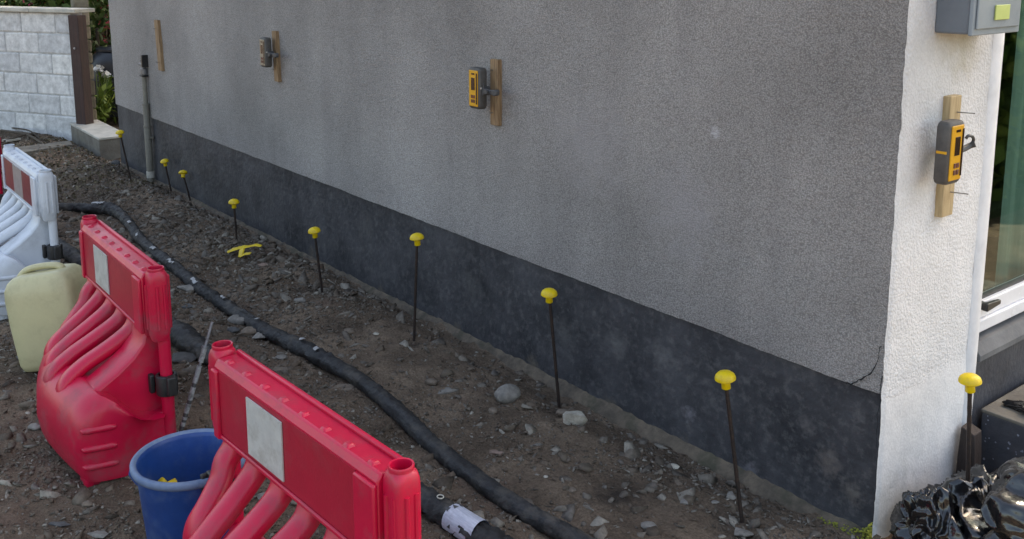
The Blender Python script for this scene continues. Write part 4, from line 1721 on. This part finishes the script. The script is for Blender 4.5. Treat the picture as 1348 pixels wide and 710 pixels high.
lv = []
for k, t_ in enumerate(tips):
    for s in np.linspace(.2, .9, 10):
        lv.append((t_[0] * s, t_[1] * s, t_[2] * s))
leaf_mesh("leaves", lv, .06, M['leaf'], wp, up_bias=1.2, elong=3, seed=7)
wr = empty("bent_wire_frame", (-8.88, .58, .0), "thin grey bent metal frame beside the compost bin", "metal frame")
b = MB()
b.tube([(-.10, 0, .47), (.02, .05, .40), (.10, .08, .40), (.10, .08, .02)], .008, 6)
b.tube([(-.03, 0, .30), (.10, .08, .30)], .006, 6)
b.obj("wire", M['grey_metal'], wr, 50)

# hedge along the back of the block wall
hg = empty("garden_hedge", (-9.9, .35, 0), "mixed green hedge behind the whitewashed block wall", "hedge")
cs = []
for k in range(9):
    t = k / 8
    cs += list(blob_points(750, (-1.9 + 2.2 * t, -1.2 + 1.5 * t, .95 + .15 * math.sin(k * 2)), (.42, .42, .62), 20 + k, .4))
leaf_mesh("foliage", cs, .055, M['leaf_dark'], hg, seed=11)
leaf_mesh("flowers", [cs[i] for i in range(0, len(cs), 33)], .05, M['petal_pink'], hg, elong=1.1, seed=14)
b = MB()
for k in range(9):
    t = k / 8
    b.tube([(-1.9 + 2.2 * t, -1.2 + 1.5 * t, 0), (-1.9 + 2.2 * t + .05, -1.2 + 1.5 * t, .9)], .018, 6)
b.obj("stems", M['bark'], hg, 60)
# garden tree line farther back, and hedge reflected in the window
far_list = [
    ("tall_hedge", (-14.5, 3.5, 0), (1.6, 1.8, 1.5), 1.5, "broad green hedge far behind the garden wall"),
    ("tall_hedge", (-13.6, -.8, 0), (1.3, 1.4, 1.3), 1.3, "green hedge far behind the whitewashed wall"),
    ("tall_hedge", (1.9, 4.6, 0), (.75, 1.3, .95), .9, "green bush opposite the gable window"),
    ("tall_hedge", (4.2, 9.2, 0), (1.4, 1.8, 1.6), 1.6, "larger green bush opposite the gable window"),
]
for i, (nm, loc, rad, cz, lab) in enumerate(far_list):
    h_ = empty(nm, loc, lab, "hedge")
    leaf_mesh("foliage", blob_points(4200, (0, 0, cz), rad, 40 + i, .55), .13, M['leaf_dark'] if i < 2 else M['leaf'], h_, seed=50 + i)
    b = MB()
    for k in range(6):
        a = k * 1.05
        b.tube([(.2 * math.cos(a), .2 * math.sin(a), -.1), (.6 * math.cos(a), .6 * math.sin(a), cz)], .03, 6)
    b.obj("trunk", M['bark'], h_, 60)
tr_ = empty("shade_tree", (-8.8, 4.3, 0), "added leafy tree, out of view behind the house, whose shade dapples the gateway", "tree")  # unseen tree, added so that dappled shade falls on the gateway
cs = []
for k in range(16):
    a, q_ = k * 2.4 + .4, (k + .5) / 16
    cs += list(blob_points(800, (1.9 * math.sqrt(q_) * math.cos(a), 1.9 * math.sqrt(q_) * math.sin(a), 4.7 + 1.0 * math.sin(k * 1.7)), (.75, .75, .55), 60 + k, .3))
leaf_mesh("crown", cs, .12, M['leaf'], tr_, seed=71)
b = MB()
b.tube([(0, 0, -.1), (.05, 0, 1.2), (.0, .1, 2.6), (.1, .1, 4.2)], [.16, .13, .11, .06], 10)
for k in range(7):
    a = k * .9
    b.tube([(.0, .05, 2.4 + k * .2), (.7 * math.cos(a), .7 * math.sin(a), 3.6 + k * .1), (1.4 * math.cos(a), 1.4 * math.sin(a), 4.6)], [.06, .04, .02], 7)
b.obj("trunk", M['bark'], tr_, 60)
lw = MB().box(1.3, 12, 2.2, 14, -.1, .045).obj("lawn", M['lawn'], None, None)
tag(lw, "lawn opposite the gable window", kind='structure')


# ------------------------------------------------------------------ stones
def hull(pts):
    bm = bmesh.new()
    for p in pts:
        bm.verts.new(p)
    r = bmesh.ops.convex_hull(bm, input=bm.verts)
    for v in [v for v in bm.verts if not v.link_faces]:
        bm.verts.remove(v)
    bm.verts.index_update()
    V_ = np.array([v.co[:] for v in bm.verts])
    F_ = np.array([[v.index for v in f.verts] for f in bm.faces if len(f.verts) == 3])
    bm.free()
    return V_, F_


protos = []
for k in range(28):
    n = random.choice((7, 8, 9, 10))
    flat = random.choice((.35, .5, .7, .9))
    el = random.uniform(1, 1.7)
    pts = []
    for j in range(n):
        d = Vector((random.gauss(0, 1), random.gauss(0, 1), random.gauss(0, 1))).normalized()
        pts.append((d.x * el, d.y, d.z * flat))
    protos.append(hull(pts))


def scatter(name, N, xr, yr, smin, smax, power, dens, label, sink=.25, mat='rubble'):
    x = rng.uniform(xr[0], xr[1], N)
    y = rng.uniform(yr[0], yr[1], N)
    keep = rng.random(N) < dens(x, y)
    x, y = x[keep], y[keep]
    n = len(x)
    s = smin + (smax - smin) * rng.random(n) ** power
    z = ground_h(x, y)
    # lift off the hoses: skip those under them
    VV, FF = [], []
    base = 0
    pi_ = rng.integers(0, len(protos), n)
    ang = rng.uniform(0, 2 * np.pi, n)
    tx = rng.normal(0, .35, n)
    ty = rng.normal(0, .35, n)
    for k in range(len(protos)):
        idx = np.where(pi_ == k)[0]
        if not len(idx):
            continue
        V_, F_ = protos[k]
        ca, sa = np.cos(ang[idx])[:, None], np.sin(ang[idx])[:, None]
        P = V_[None] * s[idx][:, None, None] * .5
        X_, Y_, Z_ = P[..., 0], P[..., 1], P[..., 2]
        Z2 = Z_ + X_ * tx[idx][:, None] + Y_ * ty[idx][:, None]
        X2 = X_ * ca - Y_ * sa + x[idx][:, None]
        Y2 = X_ * sa + Y_ * ca + y[idx][:, None]
        Z2 = Z2 + (z[idx] + s[idx] * sink * .5)[:, None]
        m_ = len(V_)
        VV.append(np.stack([X2, Y2, Z2], -1).reshape(-1, 3))
        FF.append((F_[None] + (base + np.arange(len(idx)) * m_)[:, None, None]).reshape(-1, 3))
        base += len(idx) * m_
    o = np_mesh(name, np.vstack(VV), np.vstack(FF), M[mat], None, None)
    return tag(o, label, kind='stuff')


def fr_mask(x, y):
    """inside or near the view and clear of walls"""
    d = np.stack([x - CAM[0], y - CAM[1], np.zeros_like(x) - CAM[2]], -1)
    cz = d @ FW
    sx = PX + FPX * (d @ RT) / cz
    sy = PY - FPX * (d @ UP) / cz
    ok = (sx > -140) & (sx < 1480) & (sy < 900) & (cz > .3)
    ok &= ~((x > XF - .02) & (x < .02) & (y > -.03))
    return ok


def hose_clear(x, y):
    d = np.full(x.shape, 9.)
    for P_ in (HP, HP2):
        yy_ = np.interp(x, P_[:, 0], P_[:, 1])
        d = np.minimum(d, np.abs(y - yy_))
    return d > .035


def dens_small(x, y):
    c = .45 + .9 * fbm(x * 2.2, y * 2.2, 3, 91)
    c = c + .35 * ((y > -.62) & (x < -2.3)) + .25 * ((y > -.3) & (x > -.9))
    return np.clip(c, .08, 1) * fr_mask(x, y) * hose_clear(x, y)


def dens_big(x, y):
    rub = sstep(-5.2, -4.4, x) * (1 - sstep(-3.0, -2.3, x)) * (y > -1.0)
    c = .20 + .30 * np.clip(fbm(x * 1.7, y * 1.7, 2, 95), 0, 1) + .75 * rub + .30 * ((y > -.33) & (x > -.8)) + .18 * (x < -4.4)
    return np.clip(c, 0, 1) * fr_mask(x, y) * hose_clear(x, y)


scatter("gravel", 120000, (-9, 1.2), (-2.4, .02), .004, .017, 1.7, dens_small, "fine gravel strewn over the dirt")
scatter("rubble", 30000, (-8.6, 1.0), (-2.3, -.02), .014, .066, 2.7, dens_big, "slaty rubble and chips strewn over the dirt", sink=-.15)


def stone(px_, py_, w_px, hr, mat, label, elong=1.3, flat=.6, rz=0, seed=0, sharp=False, tilt=(0, 0)):
    g = G(px_, py_)
    z0 = gh(g[0], g[1])
    g = G(px_, py_, z0 + .004)
    depth = float((g - CAM) @ FW)
    W_ = w_px * depth / FPX
    r_ = random.Random(seed * 7 + 3)
    pts = []
    n = 16 if sharp else 34
    for j in range(n):
        d = Vector((r_.gauss(0, 1), r_.gauss(0, 1), r_.gauss(0, 1))).normalized()
        k = r_.uniform(.86, 1.04)
        pts.append((d.x * k, d.y * k / elong, d.z * k * flat / elong))
    V_, F_ = hull(pts)
    bm = bmesh.new()
    vs_ = [bm.verts.new(v * W_ * .5) for v in V_]
    for f in F_:
        try:
            bm.faces.new([vs_[i] for i in f])
        except ValueError:
            pass
    bmesh.ops.subdivide_edges(bm, edges=bm.edges, cuts=2, use_grid_fill=True)
    if not sharp:
        bmesh.ops.smooth_vert(bm, verts=bm.verts, factor=.5, use_axis_x=True, use_axis_y=True, use_axis_z=True)
        bmesh.ops.smooth_vert(bm, verts=bm.verts, factor=.5, use_axis_x=True, use_axis_y=True, use_axis_z=True)
    for v in bm.verts:
        q = v.co / W_ * 4 + Vector((seed, 0, 0))
        v.co += v.co.normalized() * W_ * .05 * mn.noise(q)
    me = bpy.data.meshes.new("stone")
    bm.to_mesh(me)
    bm.free()
    o = link_mesh("stone", me, M[mat], None, 40 if not sharp else 22)
    hz = W_ * .5 * flat / elong
    o.location = (g[0], g[1], z0 + hz * .55)
    o.rotation_euler = (R(tilt[0]), R(tilt[1]), R(rz) + HEAD)
    tag(o, label, "stone", "loose stones on the dirt")
    return o


ST = [
    (668, 525, 38, 'stone_grey', "rounded grey cobble lying alone below the long wall", dict(elong=1.05, flat=.8, seed=1)),
    (757, 557, 36, 'stone_pale', "pale angular stone at the foot of a capped bar", dict(elong=1.1, flat=.75, sharp=True, seed=2)),
    (649, 542, 16, 'stone_brown', "small round brown stone just left of the grey cobble", dict(seed=3, elong=1.05)),
    (740, 544, 20, 'stone_brown', "brown stone touching the back of the pale angular stone", dict(seed=4)),
    (588, 516, 36, 'stone_grey', "flat wedge shaped stone left of the rounded grey cobble", dict(seed=5, elong=1.7, sharp=True, flat=.45, rz=15)),
    (568, 504, 20, 'stone_brown', "dull brown stone behind the flat wedge shaped stone", dict(seed=6)),
    (653, 595, 22, 'stone_pink', "reddish flat stone beside the hose, below the grey cobble", dict(seed=7, flat=.35, sharp=True)),
    (316, 423, 42, 'stone_grey', "large smooth grey stone tucked against the hose behind the near barrier", dict(seed=8, elong=1.6, flat=.5)),
    (325, 438, 48, 'stone_brown', "long slanted flat stone in front of the large smooth grey one", dict(seed=9, elong=2.2, flat=.5, sharp=True, rz=60)),
    (345, 443, 32, 'stone_grey', "flat grey slab beside the hose, right of the long slanted stone", dict(seed=10, elong=1.5, flat=.4, rz=30, sharp=True)),
    (308, 436, 20, 'stone_dark', "small dark stone left of the long slanted stone", dict(seed=11)),
    (395, 463, 24, 'stone_grey', "oval stone half hidden under the hose bend", dict(seed=12, elong=1.1, rz=80)),
    (371, 471, 20, 'stone_grey', "small flat grey stone above the near barrier top", dict(seed=13, flat=.4)),
    (369, 487, 28, 'stone_brown', "flat brown slate right behind the near barrier top", dict(seed=14, flat=.3, sharp=True, elong=1.6)),
    (455, 512, 38, 'stone_brown', "broad flat brown slate between barrier and hose", dict(seed=15, flat=.22, sharp=True, elong=1.3)),
    (395, 396, 18, 'stone_grey', "light grey stone right of the hollow round a capped bar", dict(seed=16, elong=1.4)),
    (377, 361, 16, 'stone_pale', "pale rounded stone between the yellow scrap and the next capped bar", dict(seed=17)),
    (397, 345, 15, 'stone_pale', "thin curved white stone close to the plinth", dict(seed=18, elong=2.2, sharp=True, rz=40)),
    (346, 351, 17, 'stone_pink', "pinkish stone touching the right of the yellow scrap", dict(seed=19, sharp=True)),
    (459, 438, 20, 'stone_brown', "brown stone in the dirt below the fifth capped bar", dict(seed=20)),
    (495, 440, 10, 'stone_pale', "small pale pebble left of the tall capped bar foot", dict(seed=21)),
    (250, 381, 40, 'stone_grey', "long flat grey slate right of the second red barrier post", dict(seed=22, elong=2.2, flat=.45, sharp=True)),
    (242, 473, 48, 'stone_dark', "large dark flat slate under the lumpy hose between the red barriers", dict(seed=23, elong=1.2, flat=.3, sharp=True)),
    (246, 404, 28, 'stone_dark', "dark flat slate below the long grey slate by the barrier", dict(seed=24, elong=1.7, flat=.4, sharp=True)),
    (888, 614, 15, 'stone_pale', "white chunk of stone against the footing near the corner", dict(seed=25, sharp=True)),
    (855, 694, 26, 'stone_grey', "grey stone near the bottom edge, left of the leaning bar", dict(seed=26, elong=1.4)),
    (977, 702, 34, 'stone_grey', "grey flat stone at the foot of the most leaning bar", dict(seed=27, elong=1.3, sharp=True)),
    (905, 662, 20, 'stone_grey', "grey stone left of the pair by the leaning bar", dict(seed=28, sharp=True, elong=1.4)),
    (941, 664, 22, 'stone_grey', "chunky grey stone just left of the leaning bar foot", dict(seed=29, sharp=True)),
    (962, 654, 18, 'stone_grey', "upright grey stone touching the left of the leaning bar", dict(seed=30, sharp=True, elong=1.1)),
    (744, 630, 9, 'stone_pale', "small white pebble in the dark hollow below the plinth", dict(seed=31)),
    (718, 627, 8, 'stone_pale', "tiny white pebble left of the dark hollow", dict(seed=32)),
    (752, 646, 17, 'stone_brown', "brown stone below the small white pebble", dict(seed=33)),
    (115, 664, 18, 'stone_brown', "rounded brown stone below the foot of the second red barrier", dict(seed=34)),
    (76, 688, 40, 'stone_dark', "flat grey slate at the bottom left, left of the bucket", dict(seed=35, flat=.25, elong=2, sharp=True)),
    (128, 703, 30, 'stone_grey', "pale grey slab at the bottom edge left of the bucket", dict(seed=36, flat=.3, elong=1.5, sharp=True)),
    (46, 563, 22, 'stone_grey', "grey stone left of the second red barrier", dict(seed=37, elong=1.4)),
    (36, 544, 10, 'stone_pale', "small pale pebble below the jerrycan", dict(seed=38)),
    (30, 470, 24, 'stone_dark', "dark slate left of the jerrycan base", dict(seed=39, flat=.3, elong=1.6, sharp=True)),
    (348, 655, 24, 'stone_grey', "grey stone seen between the arms of the nearest barrier", dict(seed=40)),
    (336, 690, 24, 'stone_grey', "lower grey stone seen between the arms of the nearest barrier", dict(seed=41)),
    (205, 292, 22, 'stone_brown', "flat brown stone beside the far bend of the hose", dict(seed=42, flat=.3, elong=1.8, sharp=True)),
    (85, 176, 18, 'stone_brown', "flat stone at the foot of the whitewashed wall", dict(seed=43, flat=.3, elong=1.8, sharp=True)),
    (153, 217, 14, 'stone_dark', "dark stone at the foot of the concrete step", dict(seed=44, flat=.9)),
]
for (a, b_, c_, mt, lb, kw) in ST:
    stone(a, b_, c_, 1, mt, lb, **kw)

# yellow plastic scrap
g = G(322, 342)
ys_ = empty("plastic_scrap", (g[0], g[1], gh(g[0], g[1]) + .018), "broken yellow plastic piece lying on the rubble below a capped bar", "plastic scrap", rot=(R(14), R(-8), R(10)))
b = MB()
for (p0, p1, w_) in (((-.075, -.05, .03), (.01, .05, .022), .034), ((.01, .05, .022), (.065, .075, .012), .024), ((-.03, .03, .03), (.03, -.045, .006), .028),
                     ((.03, -.045, .006), (.085, -.01, .012), .026), ((-.085, -.04, .02), (-.05, .00, .03), .030)):
    p0, p1 = Vector(p0), Vector(p1)
    t = (p1 - p0).normalized()
    s = t.cross(Vector((0, 0, 1))).normalized() * w_ * .5
    u = Vector((0, 0, .0022))
    b.loft([[p0 - s - u, p0 + s - u, p0 + s * .6 + u, p0 - s * .6 + u], [(p0 + p1) / 2 - s * 1.2 - u + Vector((0, 0, .006)), (p0 + p1) / 2 + s * 1.2 - u + Vector((0, 0, .006)), (p0 + p1) / 2 + s * .8 + u + Vector((0, 0, .007)), (p0 + p1) / 2 - s * .8 + u + Vector((0, 0, .007))],
            [p1 - s - u, p1 + s - u, p1 + s * .6 + u, p1 - s * .6 + u]])
b.obj("bent_strip", M['yellow'], ys_, 30, .001)


# ------------------------------------------------------------------ rubbish bags
def bag(name, loc, rad, seed, label, sub=6, amp=.22, rot=0, top_knot=True):
    """thin film sack: sharp pleats that gather at the neck over soft sagging bulges"""
    bm = bmesh.new()
    bmesh.ops.create_icosphere(bm, subdivisions=sub, radius=1)
    off = Vector((seed * 3.1, seed * 1.7, seed))
    for v in bm.verts:
        d = v.co.normalized()
        az = math.atan2(d.y, d.x)
        wq = mn.noise_vector(d * 1.7 + off) * .55
        q = Vector((math.cos(az) * 1.5, math.sin(az) * 1.5, d.z * 1.0)) + wq + off
        f1 = 1 - abs(mn.noise(q)) * 2.6
        f2 = 1 - abs(mn.noise(q * 2.0 + Vector((4, 1, 7)) + wq)) * 2.4
        f3 = 1 - abs(mn.noise(d * 6.5 + wq * 5 + off)) * 2.2
        r = 1 + amp * (.9 * mn.noise(d * 1.1 + off) + .55 * max(f1, -.2) ** 1 + .20 * f2 + .02 * f3 - .42)
        if top_knot and d.z > .45:
            r += (d.z - .45) * .35
        v.co = d * r
        v.co.x *= rad[0]
        v.co.y *= rad[1]
        v.co.z *= rad[2]
        if v.co.z < -rad[2] * .62:
            v.co.z = -rad[2] * .62 + (v.co.z + rad[2] * .62) * .1
    me = bpy.data.meshes.new(name)
    bm.to_mesh(me)
    bm.free()
    o = link_mesh(name, me, M['bag'], None, 180)
    o.location = (loc[0], loc[1], loc[2])
    o.rotation_euler.z = rot
    return tag(o, label, "rubbish bag", "black rubbish bags by the gable end")


bag("rubbish_bag", (.46, .19, .10), (.20, .19, .15), 2, "large crumpled black rubbish bag in the bottom right corner under the block", 6, .52, .6)
bag("rubbish_bag", (.13, .045, .035), (.080, .085, .095), 5, "small crumpled black bag end at the foot of the white corner", 6, .60, 1.2)
bag("rubbish_bag", (.21, .24, .02), (.15, .17, .11), 8, "slack black bag lying between the gable wall and the other bags", 6, .60, .2)
bag("plastic_wrap", (.17, .70, .200), (.11, .05, .025), 11, "scrap of black plastic lying on top of the low concrete block", 5, .8, .3, False)
# rotten stake against the wall
sk = empty("timber_stake", (.036, .462, -.1), "dark rotten timber stake between the white pier and the low block", "stake")
b = MB()
b.loft([[(-.022, -.03, 0), (.04, -.028, 0), (.04, .02, 0), (-.022, .02, 0)], [(-.020, -.028, .18), (.034, -.028, .18), (.034, .02, .18), (-.020, .02, .18)], [(-.018, -.024, .275), (.026, -.026, .262), (.028, .018, .268), (-.016, .018, .282)]])
b.obj("stake_timber", M['stake'], sk, 30, .003)

# ------------------------------------------------------------------ debris at the far left
for i, (a, b_, r, lab) in enumerate([
        ((2, 172), (60, 192), .012, "longest thin dead branch at the foot of the whitewashed wall"),
        ((5, 186), (48, 178), .009, "short dead branch crossing the long one by the whitewashed wall"),
        ((12, 168), (55, 185), .007, "thin twig lying nearest the whitewashed wall")]):
    p0, p1 = G(*a, .03), G(*b_, .02)
    mid = (p0 + p1) / 2 + np.array([.04, .03, .03])
    o = MB().tube(catmull([p0, mid, p1], 6), r, 7).obj("dead_branch", M['bark'], None, 60)
    tag(o, lab, "branch", "dead branches by the wall")
pk = MB()
p0, p1 = G(6, 187, .02), G(25, 184, .02)
dv = Vector(p1 - p0)
sv = dv.cross(Vector((0, 0, 1))).normalized() * .035
pk.loft([[Vector(p0) - sv, Vector(p0) + sv, Vector(p0) + sv + Vector((0, 0, .018)), Vector(p0) - sv + Vector((0, 0, .018))],
         [Vector(p1) - sv, Vector(p1) + sv, Vector(p1) + sv + Vector((0, 0, .018)), Vector(p1) - sv + Vector((0, 0, .018))]])
tag(pk.obj("offcut_board", M['coping'], None, None, .002), "pale offcut of board lying by the whitewashed wall", "board")
# flush concrete edging in front of the wall
ed = MB()
pp = [G(22, 205, .012), G(96, 193, .012), G(92, 188, .012), G(20, 197, .012)]
ed.loft([[(p[0], p[1], -.05) for p in pp], [(p[0], p[1], .032) for p in pp]])
tag(ed.obj("path_edging", M['concrete'], None, None, .005), "strip of concrete path edging in front of the whitewashed wall", kind='structure')
# leaf litter
ln = []
for k in range(900):
    x_ = random.uniform(-8.2, -5.6)
    y_ = random.uniform(-.9, -.05)
    ln.append((x_, y_, gh(x_, y_) + .01))
lt = leaf_mesh("leaf_litter", ln, .022, M['leaf_dry'], None, up_bias=0, elong=1.4, seed=33)
tag(lt, "dry leaf litter on the dirt near the step", kind='stuff')
